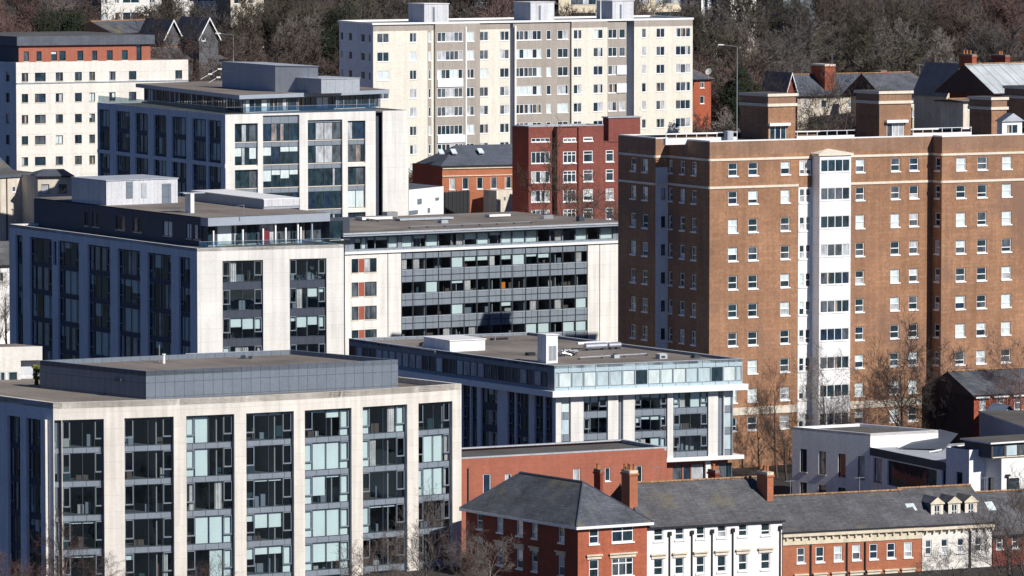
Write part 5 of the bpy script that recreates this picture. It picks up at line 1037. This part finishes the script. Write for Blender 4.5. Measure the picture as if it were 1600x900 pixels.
# blue shaded sheds behind it
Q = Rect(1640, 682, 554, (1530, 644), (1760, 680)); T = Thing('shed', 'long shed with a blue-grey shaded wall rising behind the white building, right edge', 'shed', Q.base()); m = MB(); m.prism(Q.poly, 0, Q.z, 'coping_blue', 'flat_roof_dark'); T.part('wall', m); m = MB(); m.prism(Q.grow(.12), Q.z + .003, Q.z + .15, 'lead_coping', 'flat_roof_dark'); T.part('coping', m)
def gabfront(name, label, cat, px, py, D, wpx, apex, depth, wallm, roofm, z0, barge=None, wins=None):
    """house whose gable faces the photo; ridge runs away to the left"""
    N_ = pt_d(px, py, D); R_ = along(N_, DR, px + wpx); F = Face(N_, R_); T = Thing(name, label, cat, (N_.x, N_.y, z0)); m = MB(); zr = pt_d(apex[0], apex[1], (N_.y + R_.y) / 2).z; ze = N_.z; mid = (N_ + R_) / 2; mid.z = zr; hs = []
    if wins:
        for a, b, c, d in wins: hs.append(addwin(T, F, (F.u(a, ze) + F.u(b, ze)) / 2, F.z(a, d), F.u(b, ze) - F.u(a, ze), F.z(a, c) - F.z(a, d), 'white:1', .1))
    wall(m, F, z0, ze, hs, .1, wallm); m.face([N_, R_, mid], wallm); B = DL * depth; wall(m, Face(R_, R_ + B), z0, ze, [], 0, wallm); wall(m, Face(N_ + B, N_), z0, ze, [], 0, wallm); wall(m, Face(R_ + B, N_ + B), z0, ze, [], 0, wallm); m.face([R_ + B, N_ + B, mid + B], wallm); T.part('wall', m)
    r = MB(); o = -DL * .4; eL = N_ - DR * .3 - Z * .15 + o; eR = R_ + DR * .3 - Z * .15 + o; md = mid + Z * .1 + o; B2 = B + DL * .8
    for a, b in ((eL, md), (md, eR)):
        r.face([a, b, b + B2, a + B2], roofm); r.face([a - Z * .12, b - Z * .12, b, a], 'black_pipe')
    ro = T.part('roof', r)
    if barge:
        bm_ = MB()
        for a, b in ((eL, md), (md, eR)): bm_.box(a - DL * .05 - Z * .35, b - a, -DL * .06, Z * .38, barge)
        T.part('bargeboard', bm_, parent=ro)
    T.flush(); return T
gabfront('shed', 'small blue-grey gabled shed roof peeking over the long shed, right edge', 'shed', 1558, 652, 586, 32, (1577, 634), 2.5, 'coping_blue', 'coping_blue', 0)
# brick house beside the tower foot
Q = Rect(0, 0, 0, 10.5, (1680, 609), N_=pt_d(1522, 617, 590)); T = Thing('terrace_house', 'brick terrace with white sash bays and mossy slate roof at the brown tower foot', 'house', Q.base()); wl = MB(); F = Q.front; hs = []
for a, b in ((1531, 1541), (1558, 1570), (1585.5, 1597.5), (1612, 1624)): hs.append(addwin(T, F, (F.u(a, 15) + F.u(b, 15)) / 2, F.z(1536, 643), F.u(b, 15) - F.u(a, 15), F.z(1536, 620) - F.z(1536, 643), 'sash', .15, [('n', 3), ('b', 1)]))
wall(wl, F, 0, Q.z, hs, .15, 'red_brick'); plainwalls(wl, Q, 0, Q.z, 'shade_brown_gable', ('left',)); plainwalls(wl, Q, 0, Q.z, 'dark_red_brick'); T.part('wall', wl); mid = Q.N + Q.dr * F.L / 2 + Q.dl * 5; rb, rg = gable_roof(F, 10.5, Q.z, pt_d(1545, 579, 596).z, mat='slate'); ro = T.part('roof', rb); T.part('ridge', rg, parent=ro)
wb = MB()
for a, b in ((1523.5, 1545), (1552, 1575), (1582, 1606)): F.box(wb, F.u(a, 15), F.u(b, 15), Q.z - .42, Q.z - .12, .003, .35, 'white_paint')
T.part('bay_head', wb); T.flush()
# ============================================================ houses on the slope behind
def hillhouse(label, px0, py0, px1, py1, D, depth, ridge, wallm, roofm='slate_blue', cols=(), rows=(), hipl=0, hipr=0, style='white:1', name='terrace_house', cat='house'):
    Q = Rect(0, 0, 0, depth, (px1, py1), N_=pt_d(px0, py0, D)); T = Thing(name, label, cat, Q.base()); wl = MB(); F = Q.front; hs = []; zb = gz(Q.c.x, Q.c.y) - 3
    for c in cols:
        for a, b in rows: hs.append(addwin(T, F, (F.u(c[0], Q.z) + F.u(c[1], Q.z)) / 2, F.z(c[0], b), F.u(c[1], Q.z) - F.u(c[0], Q.z), F.z(c[0], a) - F.z(c[0], b), style, .12, [('d', 2), ('n', 2), ('h', 1)]))
    wall(wl, F, zb, Q.z, hs, .12, wallm); plainwalls(wl, Q, zb, Q.z, wallm, ('left', 'back', 'far')); T.part('wall', wl); mid = Q.N + Q.dr * F.L / 2 + Q.dl * depth / 2
    rb, rg = gable_roof(F, depth, Q.z, pt_d(ridge[0], ridge[1], mid.y).z, hipl=hipl, hipr=hipr, mat=roofm); ro = T.part('roof', rb); T.part('ridge', rg, parent=ro); T.flush(); return Q, T, F, ro
Q, T, F, ro = hillhouse('slate roofed row with a broad orange chimney, behind the leftmost roof turret', 1246, 150, 1368, 147, 842, 9, (1300, 116), 'old_render', 'slate_blue', [(1255, 1262), (1283, 1292), (1325, 1335)], [(156, 168)])
sk = MB()
for px in (1309, 1337): u = F.u(px, 45); sk.box(F.pt(u, Q.z + 1.4, -1.9), F.d * .8, (F.n * -1.0 + Z * .75), Z * .1, 'lead_coping', 'glass_dark')
T.part('rooflight', sk, parent=ro)
gabfront('house', 'narrow dark house with steep white bargeboards left of the slate roofed row', 'house', 1228, 147, 838, 15, (1237, 114), 7, 'dark_red_brick', 'slate', 10, 'coping_white')
Q, T, F, ro = hillhouse('slate roofed house with three rooflights and white bay windows, between the turrets on the skyline', 1378, 150, 1473, 147, 832, 9, (1415, 113.5), 'cream_trim', 'slate', [(1424, 1430), (1434, 1440), (1456, 1463)], [(152, 164), (172, 184)], hipr=3.5)
sk = MB()
for px in (1391, 1410, 1437): u = F.u(px, 45); sk.box(F.pt(u, Q.z + 1.6, -2.1), F.d * .7, (F.n * -.9 + Z * .7), Z * .1, 'lead_coping', 'glass_blind')
T.part('rooflight', sk, parent=ro)
m = Thing('house', 'white framed bay house front with two small windows right of the slate roofed house', 'house', tuple(pt_d(1455, 150, 828).xy) + (13,)); F = Face(pt_d(1452, 146, 828), pt_d(1471, 145.5, 831)); b = MB()
hs = [addwin(m, F, F.L / 2, F.z(1460, y1), F.L * .4, F.z(1460, y0) - F.z(1460, y1), 'white:1', .1, [('d', 1)]) for y0, y1 in ((152, 162), (170, 186))]
wall(b, F, 10, F.z(1452, 146), hs, .1, 'white_render'); B = DL * 3; wall(b, Face(F.a + B, F.a), 10, F.z(1452, 146), [], 0, 'white_render'); wall(b, Face(F.b, F.b + B), 10, F.z(1452, 146), [], 0, 'white_render'); zz = F.z(1452, 146); b.face([F.a + Z * zz, F.b + Z * zz, F.b + B + Z * zz, F.a + B + Z * zz], 'slate'); m.part('wall', b); m.flush()
chimney(1289, 100.5, 846, 1268, 1305.5, 30, 'broad orange brick chimney with a pale cap on the slate roofed row', 0, 'red_brick')
chimney(1376.5, 110, 838, 1364, 1386, 28, 'dark sided brick chimney between the slate roofed row and the rooflight house', 0, 'red_brick', 'flat_roof')
gabfront('house', 'cream rendered house with a steep gable beside the tall red chimney, upper right', 'house', 1479, 150, 815, 40, (1508, 100), 9, 'cream_trim', 'slate_blue', 8, None, [(1487, 1493, 150, 165), (1500, 1506, 150, 165)])
chimney(1519, 85, 808, 1499, 1526, 20, 'tall slim red brick chimney stack with pots in front of the cream gable', 3, 'red_brick', 'flat_roof')
chimney(1571, 86, 840, 1549, 1578, 30, 'broad dark chimney behind the pale metal roof, upper right', 2, 'dark_red_brick', 'flat_roof')
Q, T, F, ro = hillhouse('brick hall with a pale blue-grey seamed metal roof at the upper right edge', 1553, 146, 1720, 140, 800, 12, (1590, 98), 'dark_red_brick', 'metal_roof')
hillhouse('low rendered extension with a flat brown roof in front of the metal roofed hall', 1505, 158, 1570, 156, 790, 6, (1540, 154), 'old_render', 'flat_roof', [(1512, 1517), (1535, 1541)], [(160, 172)])
Q, T, F, ro = hillhouse('small red brick house with slate roof just right of the cream slab tower', 1070, 124.5, 1111, 123, 850, 9, (1085, 100), 'red_brick', 'slate', [(1094, 1100.5)], [(128, 137.5), (150, 162)], hipr=3)
m = MB(); a = pt_d(1107, 122, 849); a.z = Q.z + .1
for k in range(8):
    t0, t1 = 2 * math.pi * k / 8, 2 * math.pi * (k + 1) / 8; c = a + Z * 1.3; d_ = Vector((-.5, -.8, .4)).normalized(); x_ = d_.orthogonal().normalized(); y_ = d_.cross(x_); m.face([c - d_ * .15, c + (x_ * math.cos(t0) + y_ * math.sin(t0)) * .6, c + (x_ * math.cos(t1) + y_ * math.sin(t1)) * .6], 'sat_grey')
m.rod(a, a + Z * 1.3, .04, .04, 'steel'); single('satellite_dish', m, 'round white satellite dish on the small red brick house by the slab tower', 'satellite dish', tuple(a))
gabfront('house', 'steep white edged gable house without a window, left one of the pair', 'house', 256, 62, 878, 28, (272, 31), 10, 'slate_warm', 'slate_warm', 22, 'coping_white')
gabfront('house', 'steep white edged gable house with a small window, right one of the pair', 'house', 311, 60, 874, 30, (322, 28), 10, 'slate_warm', 'slate_warm', 22, 'coping_white', [(315, 321, 52, 64)])
hillhouse('low brown roofed house in front of the pair of steep gables, upper left', 250, 96, 352, 92, 868, 9, (300, 74), 'slate_warm', 'slate_warm', hipl=3, hipr=3)
hillhouse('dark slate roofed house at the edge of the wood left of the steep gables', 176, 52, 262, 49, 890, 9, (215, 32), 'dark_red_brick', 'slate')
# ============================================================ blocks cut by the top of the photo
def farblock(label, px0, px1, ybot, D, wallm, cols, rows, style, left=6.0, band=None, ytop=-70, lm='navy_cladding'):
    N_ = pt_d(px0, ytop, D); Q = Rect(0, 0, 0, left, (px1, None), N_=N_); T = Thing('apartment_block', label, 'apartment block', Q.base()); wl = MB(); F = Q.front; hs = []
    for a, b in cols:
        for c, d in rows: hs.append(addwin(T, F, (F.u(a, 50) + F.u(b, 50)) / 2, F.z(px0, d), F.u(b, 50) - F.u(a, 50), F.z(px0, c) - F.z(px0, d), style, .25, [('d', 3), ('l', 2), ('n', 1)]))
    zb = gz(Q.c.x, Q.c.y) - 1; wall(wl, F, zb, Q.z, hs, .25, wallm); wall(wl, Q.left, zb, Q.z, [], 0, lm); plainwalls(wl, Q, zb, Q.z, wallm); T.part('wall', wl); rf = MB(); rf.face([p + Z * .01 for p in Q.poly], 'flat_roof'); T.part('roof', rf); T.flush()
farblock('beige block with broad teal tinted windows cut by the top edge, right of centre', 873, 1080, 30, 950, 'cream_trim', [(892, 931), (957, 1014), (1024, 1075)], [(-26, -14), (-8, 7.5), (21, 36)], 'dark:4')
farblock('dark navy block cut by the top edge between two lift housings', 742, 800, 28, 955, 'navy_cladding', [(752, 760), (768, 777), (788, 796)], [(-20, -8), (-3, 4), (15, 26)], 'dark:1')
farblock('white block with narrow upright bays cut by the top edge, right of the beige block', 1096, 1124, 30, 960, 'white_render', [(1101, 1106), (1112, 1117)], [(-24, -8), (-2, 12), (18, 32)], 'dark:1')
farblock('cream and grey block with upright piers cut by the top edge, between bare trees', 1141, 1182, 28, 965, 'cream_stone', [(1152, 1157), (1168, 1173)], [(-24, -8), (-2, 12), (18, 32)], 'dark:1')
farblock('pale block with two stone piers cut by the top edge, rightmost up there', 1224, 1276, 20, 970, 'slot_cladding', [(1240, 1250)], [(-24, -8), (-2, 12)], 'dark:1')
farblock('cream block with blue glazed bays cut by the top edge, upper left', 158, 252, 30, 960, 'cream_stone', [(160, 168), (180, 186), (192, 218), (234, 242)], [(-26, -12), (-8, 5.5), (20, 33)], 'white:2')
farblock('cream block with wide balcony windows cut by the top edge, upper left', 270, 346, 28, 965, 'cream_stone', [(276, 284), (296, 334)], [(-26, -12), (-10, 3), (18, 28)], 'white:4')
farblock('small pale house front cut by the top edge further right of the balcony block', 360, 412, 20, 960, 'old_render', [(366, 374), (388, 396)], [(-26, -12), (-4, 6)], 'white:1')
# ============================================================ small things on the roofs
def aerial(px, py, D, label, h=1.6):
    p = pt_d(px, py, D); m = MB(); m.rod(p - Z * .4, p + Z * h, .035, .03, 'steel', 5); m.rod(p + Z * (h - .1) - DR * .6, p + Z * (h - .1) + DR * .6, .025, .025, 'steel', 4)
    for k in range(6): q_ = p + Z * (h - .1) + DR * (-.5 + k * .2); m.rod(q_ - DL * (.35 - .03 * k), q_ + DL * (.35 - .03 * k), .018, .018, 'steel', 4)
    single('tv_aerial', m, label, 'aerial', tuple(p))
def at_roof(Q, depth, t, zr_): 
    m_ = Q.N.lerp(Q.R, t) + Q.dl * depth / 2; return proj((m_.x, m_.y, zr_)) + (m_.y,)
for Q_, dp_, t, zz, lb in ((G2, 11.5, .3, None, 'tv aerial on the ridge over the white painted terrace'), (G3, 10, .25, None, 'tv aerial on the left part of the orange terrace ridge'), (G3, 10, .75, None, 'tv aerial on the right part of the orange terrace ridge'), (G5, 10.5, .3, None, 'tv aerial on the ridge of the brown roofed terrace at right')):
    mid = Q_.N.lerp(Q_.R, .5) + Q_.dl * dp_ / 2; ridges = {id(G2): (1078, 751.5), id(G3): (1310, 772), id(G5): (1570, 768)}[id(Q_)]; zr_ = pt_d(ridges[0], ridges[1], mid.y).z; px, py, D = at_roof(Q_, dp_, t, zr_); aerial(px, py, D, lb)
aerial(1437, 112, 838, 'tv aerial on the rooflight house between the turrets', 1.3); aerial(1300, 96, 846, 'tv aerial on the broad orange chimney', 1.3)
def spot(px, py, D, lb, dx=-1.2):
    p = pt_d(px, py, D); m = MB(); m.rod(p, p + Vector((dx, 0, -.7)), .05, .04, 'white_paint', 5); m.box(p + Vector((-.15, -.15, -.08)), (.55, 0, 0), (0, .3, 0), (0, 0, .2), 'white_paint'); single('floodlight', m, lb, 'floodlight', tuple(p))
spot(342, 108, 712, 'white floodlight on an arm left of the big plant room, upper one'); spot(327, 116, 711, 'white floodlight on an arm left of the big plant room, middle one'); spot(340, 121, 710, 'white floodlight on an arm left of the big plant room, lower one')
def roofbox(px, py, zz, w_, d_, h_, mt, name, lb, cat):
    p = pt_z(px, py, zz); m = MB(); m.box(p, DR * w_, DL * d_, Z * h_, mt); m.box(p + DR * w_ * .2 + DL * d_ * .2 + Z * h_ * 1.001, DR * w_ * .6, DL * d_ * .6, Z * h_ * .25, 'dark_frame'); single(name, m, lb, cat, tuple(p))
for px, py, w_, d_, h_, mt, lb in ((690, 349, 1.0, 1.0, .4, 'lead_coping', 'small grey roof outlet near the front eave of the long brown roof'), (850, 342, 1.4, 1.0, .5, 'steel', 'grey extract cowl on the long brown roof towards its right end'), (905, 346, .8, .8, .6, 'dark_frame', 'small dark cowl at the right end of the long brown roof')): roofbox(px, py, zC, w_, d_, h_, mt, 'roof_vent', lb, 'vent')
for px, py, w_, d_, h_, mt, lb in ((660, 541, 1.0, .8, .35, 'dark_frame', 'dark outlet box left of the long white rooflight box'), (960, 560, .7, .7, .4, 'lead_coping', 'small grey outlet in front of the silver air ducts'), (1085, 560, .8, .8, .3, 'dark_frame', 'flat dark outlet at the right end above the pale glazed storey')): roofbox(px, py, zc_D, w_, d_, h_, mt, 'roof_vent', lb, 'vent')
def pipe(px0, py0, px1, py1, zz, r_, mt, lb):
    a, b = pt_z(px0, py0, zz) + Z * .25, pt_z(px1, py1, zz) + Z * .25; m = MB(); m.rod(a, b, r_, r_, mt, 6); n = int((b - a).length / 2.5)
    for k in range(n + 1): p = a.lerp(b, k / max(1, n)); m.box(p - Vector((.12, .12, .25)), (.24, 0, 0), (0, .24, 0), (0, 0, .2), 'dark_frame')
    single('roof_pipe', m, lb, 'pipe', tuple(a))
pipe(590, 539, 680, 552, zc_D, .07, 'steel', 'thin steel pipe left of the long white rooflight box'); pipe(905, 562, 1010, 556, zc_D, .06, 'lead_coping', 'thin grey pipe before the silver air ducts')
pipe(640, 357, 830, 349, zC, .07, 'steel', 'thin steel pipe along the front of the long brown roof'); pipe(290, 557, 430, 552, P_E1z, .07, 'lead_coping', 'thin grey pipe across the roof of the grey rooftop box')
pipe(560, 343, 590, 347, zC, .06, 'dark_frame', 'short dark pipe beside the long rooflight on the brown roof')
# ============================================================ street lamps
def lamp(px, ytop, D, ybase, label):
    t = pt_d(px, ytop, D); z0 = pt_d(px, ybase, D).z; T = Thing('street_lamp', label, 'street lamp', (t.x, t.y, z0)); m = MB(); b = Vector((t.x, t.y, z0)); m.rod(b, b + Z * 1.2, .11, .11, 'steel', 8); m.rod(b + Z * 1.2, Vector(t), .07, .045, 'steel', 8); T.part('pole', m)
    m = MB(); m.rod(t, t + Vector((-2.2, 0, .3)), .06, .05, 'steel'); T.part('arm', m); m = MB(); m.box(t + Vector((-3.0, -.2, .22)), (.9, 0, 0), (0, .4, 0), (0, 0, .18), 'white_paint'); T.part('lamp_head', m)
lamp(1152, 73, 800, 215, 'tall slim street lamp standing before the wood, right of the cream slab tower')
lamp(364.5, 55, 860, 100, 'street lamp post in front of the wood above the office plant room')
# ============================================================ trees
def grow(seed, H, spread=.55, n=(7, 5, 5, 5), twig=.02, droop=0, tr=None, start=.3):
    r = random.Random(seed); V, Fc, V2, F2 = [], [], [], []
    def tube(P, Rd, sides, VV, FF):
        rings = []
        for i, p in enumerate(P):
            d = (P[min(i + 1, len(P) - 1)] - P[max(i - 1, 0)]).normalized(); x = d.orthogonal().normalized(); y = d.cross(x); k0 = len(VV)
            for k in range(sides): a = 2 * math.pi * k / sides; VV.append(p + (x * math.cos(a) + y * math.sin(a)) * Rd[i])
            rings.append(k0)
        for a, b in zip(rings, rings[1:]):
            for k in range(sides): j = (k + 1) % sides; FF.append((a + k, a + j, b + j, b + k))
    def rv(): return Vector((r.uniform(-1, 1), r.uniform(-1, 1), r.uniform(-1, 1)))
    def branch(p, d, L, rad, lv):
        seg = 4 if lv < 2 else (3 if lv < 3 else 2); P = [p.copy()]; Rd = [rad]; q = p.copy(); dd = d.copy(); wob = .12 if lv == 0 else .3
        for i in range(seg):
            dd = (dd + rv() * wob + Z * (.12 if lv else .0)).normalized(); q = q + dd * (L / seg); P.append(q.copy()); Rd.append(max(twig * .6, rad * (1 - .75 * (i + 1) / seg)))
        tube(P, Rd, 6 if lv == 0 else (4 if lv < 3 else 3), V if lv == 0 else V2, Fc if lv == 0 else F2)
        if lv >= len(n): return
        cnt = n[lv] + r.choice((-1, 0, 1))
        for k in range(cnt):
            t = start + (1 - start) * (k + r.random()) / cnt if lv == 0 else .25 + .75 * (k + r.random()) / cnt; t = min(t, .98) * seg; i = int(t); pp = P[i].lerp(P[i + 1], t - i); bd = (P[i + 1] - P[i]).normalized(); perp = bd.cross(rv()).normalized()
            ang = r.uniform(.5, 1.0) * (1.15 if lv == 0 else 1.0) * (spread / .55); nd = (bd * math.cos(ang) + perp * math.sin(ang)).normalized(); rr = (Rd[i] * (1 - t + i) + Rd[i + 1] * (t - i))
            branch(pp, nd, L * (r.uniform(.42, .62) if lv == 0 else r.uniform(.4, .62)) * (1 - .25 * (t / seg) if lv == 0 else 1), max(twig, rr * .55), lv + 1)
    branch(Vector((0, 0, 0)), Vector((0, 0, 1)), H * .82, tr or H * .017, 0)
    def me(nm, VV, FF): m = bpy.data.meshes.new(nm); m.from_pydata([tuple(v) for v in VV], [], FF); return m
    return me('trunk', V, Fc), me('branches', V2, F2)
PROTO = []
for sd, H, sp, n in ((1, 14, .6, (12, 7, 6, 6)), (2, 13, .5, (13, 7, 6, 6)), (3, 15, .7, (12, 7, 6, 6)), (4, 12, .62, (13, 7, 6, 6)), (5, 16, .42, (13, 7, 6, 6)), (6, 11, .75, (12, 8, 6, 6))): PROTO.append((H, grow(sd, H, sp, n, .04)))
FINE = []
for sd, H, sp, n in ((21, 12, .55, (9, 6, 6, 6)), (22, 11, .7, (10, 6, 6, 6)), (23, 14, .5, (10, 7, 6, 5)), (24, 13, .62, (9, 6, 6, 6))): FINE.append((H, grow(sd, H, sp, n, .014)))
MESHVAR = {}
def mvar(me, mat):
    k = (me.name, mat)
    if k not in MESHVAR:
        c = me.copy(); c.materials.clear(); c.materials.append(MATS[mat]); MESHVAR[k] = c
    return MESHVAR[k]
def tree(x, y, z, h, proto, mat, label, group=None, rz=None, wide=1.0, name='bare_tree'):
    H, (tm, bm_) = proto; s = h / H; t = link(bpy.data.objects.new(name, mvar(tm, mat))); t.location = (x, y, z - .2); t.scale = (s * wide, s * wide, s); t.rotation_euler = (0, 0, rng.uniform(0, 6.28) if rz is None else rz)
    b = link(bpy.data.objects.new('branches', mvar(bm_, mat))); b.parent = t; t['label'] = label; t['category'] = 'tree'
    if group: t['group'] = group
    return t
NEAR = [
 (96, 838, 468, 'bark_red', 'reddish bare treetop before the dark left wall of the bowed block, bottom left', 1.0), (40, 868, 466, 'bark_red', 'reddish bare treetop at the bottom left corner', 1.1), (150, 880, 470, 'bark_brown', 'bare treetop tips below the first glazed bay, bottom left', 1.1),
 (345, 880, 474, 'bark_red', 'thin reddish bare twigs below the third glazed bay of the bowed block', 1.1), (660, 806, 476, 'bark_grey', 'grey bare tree in front of the last two bays of the bowed block', 1.0), (610, 850, 470, 'bark_brown', 'bare treetop below the sixth bay of the bowed block', 1.0), (712, 838, 480, 'bark_brown', 'bare tree at the right corner of the bowed block', .9), 
 (765, 850, 482, 'bark_pale', 'pale bare tree before the shaded side of the red corner house', 1.1), (1575, 788, 478, 'bark_grey', 'tall bare tree over the brown roofed terrace, bottom right corner', 1.15), (1500, 858, 474, 'bark_grey', 'thin bare tree in front of the cream house with dormers', 1.0), (1610, 800, 470, 'bark_brown', 'bare tree cut by the right edge at the bottom', 1.1),
 (1297, 560, 594, 'bark_pale', 'pale bare tree in front of the white panelled bay of the brown tower', .8), (1405, 540, 596, 'bark_brown', 'large bare tree before the right half of the brown tower', 1.0), (1452, 556, 597, 'bark_grey', 'bare tree by the gable of the mossy roofed brick house', 1.1), (1215, 588, 593, 'bark_red', 'slim reddish bare tree at the left foot of the white bay', .7), (1345, 610, 592, 'bark_red', 'low reddish bare tree between the two larger trees at the tower foot', 1.0), (1188, 640, 590, 'bark_brown', 'small bare tree beside the right end of the glass-topped block', 1.0), (1375, 640, 592, 'bark_dark', 'dark low bare tree just behind the white flat roof', 1.4), (1470, 610, 594, 'bark_dark', 'dark spreading bare tree against the shaded gable', 1.2), (1230, 655, 590, 'bark_dark', 'dark bare shrub at the left end of the white building', 1.3),
 (880, 285, 690, 'bark_olive', 'olive twiggy tree in front of the dark red flats', .75), (925, 300, 684, 'bark_brown', 'brown twiggy tree rising over the brown roof beside the brick tower', .8), (8, 440, 700, 'bark_brown', 'brown bare tree at the left edge below the cream houses', 1.0), (1598, 530, 590, 'bark_red', 'reddish bare tree against the brown tower at the right edge', .8),
 (250, 74, 850, 'bark_brown', 'brown bare tree below the left steep white edged gable', 1.1), (298, 78, 846, 'bark_red', 'reddish bare tree between the pair of steep gables', 1.1), (345, 72, 852, 'bark_brown', 'brown bare tree below the right steep white edged gable', 1.1), (1270, 138, 826, 'bark_dark', 'dark bare tree before the slate roofed row behind the leftmost turret', 1.2), (1320, 145, 824, 'bark_brown', 'brown bare tree before the slate roofed row, left of the middle turret', 1.2),
]
for i, (px, py, D, mat, lab, wd) in enumerate(NEAR):
    p = pt_d(px, py, D); z0 = gz(p.x, D); tree(p.x, D, z0, (p.z - z0) * 1.0, FINE[i % 4], mat, lab, wide=wd)
# the wooded hillside
blocks = []
for o in bpy.data.objects:
    if o.parent is None and o.type == 'EMPTY' and o.location.y > 690: blocks.append((o.location.x, o.location.y, 14 if o.name.startswith(('apart', 'tower', 'office')) and o.location.y < 900 else 7))
lab = {'bark_red': 'reddish-brown bare winter tree among the wood on the slope behind the flats', 'bark_brown': 'brown bare winter tree among the wood on the slope behind the flats', 'bark_grey': 'grey bare winter tree among the wood on the slope behind the flats', 'bark_olive': 'olive-brown bare winter tree among the wood on the slope behind the flats', 'bark_pale': 'pale barked bare tree standing out among the darker wood'}
cand = []
y = 775.0
while y < 1040:
    x = -.112 * y - 6 + rng.uniform(0, 5)
    while x < .112 * y + 6:
        cand.append((x + rng.uniform(-2.5, 2.5), y + rng.uniform(-3.5, 3.5))); x += 8.6 + (y - 775) * .008
    y += 9.6 + (y - 775) * .012
cnt = 0
for x, yy in cand:
    if any(abs(x - a) < r_ and b - r_ * .7 < yy < b + r_ * .7 for a, b, r_ in blocks): continue
    z0 = gz(x, yy); px, py = proj((x, yy, z0 + 13))
    if py < -12 or px < -25 or px > 1625 or cnt >= 296: continue
    if (-12 < x < 34 and yy < 830) or (px < 300 and yy < 822): continue
    nz = math.sin(x * .06 + 1.3) + math.cos(yy * .05 + x * .02); k = rng.random()
    mat = 'bark_pale' if k < .02 else ('bark_red' if nz > .1 and k < .85 else ('bark_grey' if k < .35 else ('bark_olive' if nz < -.7 else 'bark_brown')))
    tree(x, yy, z0, rng.uniform(10.5, 16.5), rng.choice(PROTO), mat, lab[mat], 'bare trees of the hillside wood, ' + mat[5:]); cnt += 1
print('wood trees', cnt)
# evergreens
def evergreen(x, y, z, h, wd, label, mat='hedge_leaf', n=5200):
    tm = bpy.data.meshes.new('trunk'); mb = MB(); mb.rod((0, 0, 0), (0, 0, h * .8), .25, .06, 'bark_dark'); T = Thing('evergreen_tree', label, 'tree', (x, y, z)); m2 = MB(); m2.v = [p + Vector((x, y, z)) for p in mb.v]; m2.f = mb.f; m2.m = mb.m; T.part('trunk', m2)
    c = MB(); r = random.Random(int(x * 10)); cl = [(r.uniform(-1, 1) * wd * .6, r.uniform(-1, 1) * wd * .6, h * r.uniform(.3, .92), r.uniform(.28, .5) * wd) for _ in range(14)]
    for k in range(n):
        a = r.choice(cl); d = Vector((r.gauss(0, 1), r.gauss(0, 1), r.gauss(0, 1))).normalized() * a[3] * r.uniform(.6, 1.08); p = Vector((x + a[0] + d.x, y + a[1] + d.y, z + a[2] + d.z)); s = r.uniform(.1, .22); u_ = Vector((r.gauss(0, 1), r.gauss(0, 1), r.gauss(0, 1))).normalized(); v_ = u_.orthogonal().normalized()
        c.face([p - u_ * s, p + v_ * s * .6, p + u_ * s, p - v_ * s * .6], mat)
    T.part('crown', c)
for px, py, D, h, wd, l in ((528, -8, 930, 14, 5, 'dark evergreen tree at the top edge left of the cream slab tower'), (92, 2, 900, 12, 5, 'dark evergreen tree in the wood above the far-left cream block'), (118, 14, 892, 9, 4, 'smaller dark evergreen beside the taller one, upper left'), (1150, 105, 815, 9, 3.5, 'dark evergreen bush left of the slim street lamp'), (1170, 130, 806, 9, 3.5, 'dark evergreen bush right of the slim street lamp')):
    p = pt_d(px, py, D); evergreen(p.x, D, p.z - h, h, wd, l)
p = pt_z(57, 600, 18.9); evergreen(p.x, p.y, 18.8, 2.2, .38, 'small yellow-green potted tree on the roof terrace at left', 'leaf_green', 500)
# dark brush filling the foot of the wood
b = MB(); r = random.Random(5)
for k in range(60000):
    y = r.uniform(770, 1060); x = r.uniform(-.115, .115) * y; z = gz(x, y); h = r.uniform(.6, 4.2); a = Vector((x, y, z)); d = Vector((r.uniform(-.7, .7), r.uniform(-.7, .7), 1)).normalized() * h; s = d.cross(Vector((r.uniform(-1, 1), r.uniform(-1, 1), 0))).normalized() * .05; b.face([a - s, a + s, a + d], r.choice(['bark_dark', 'bark_brown', 'bark_olive', 'bark_red']))
single('undergrowth', b, '', '', (0, 800, 0), kind='stuff')
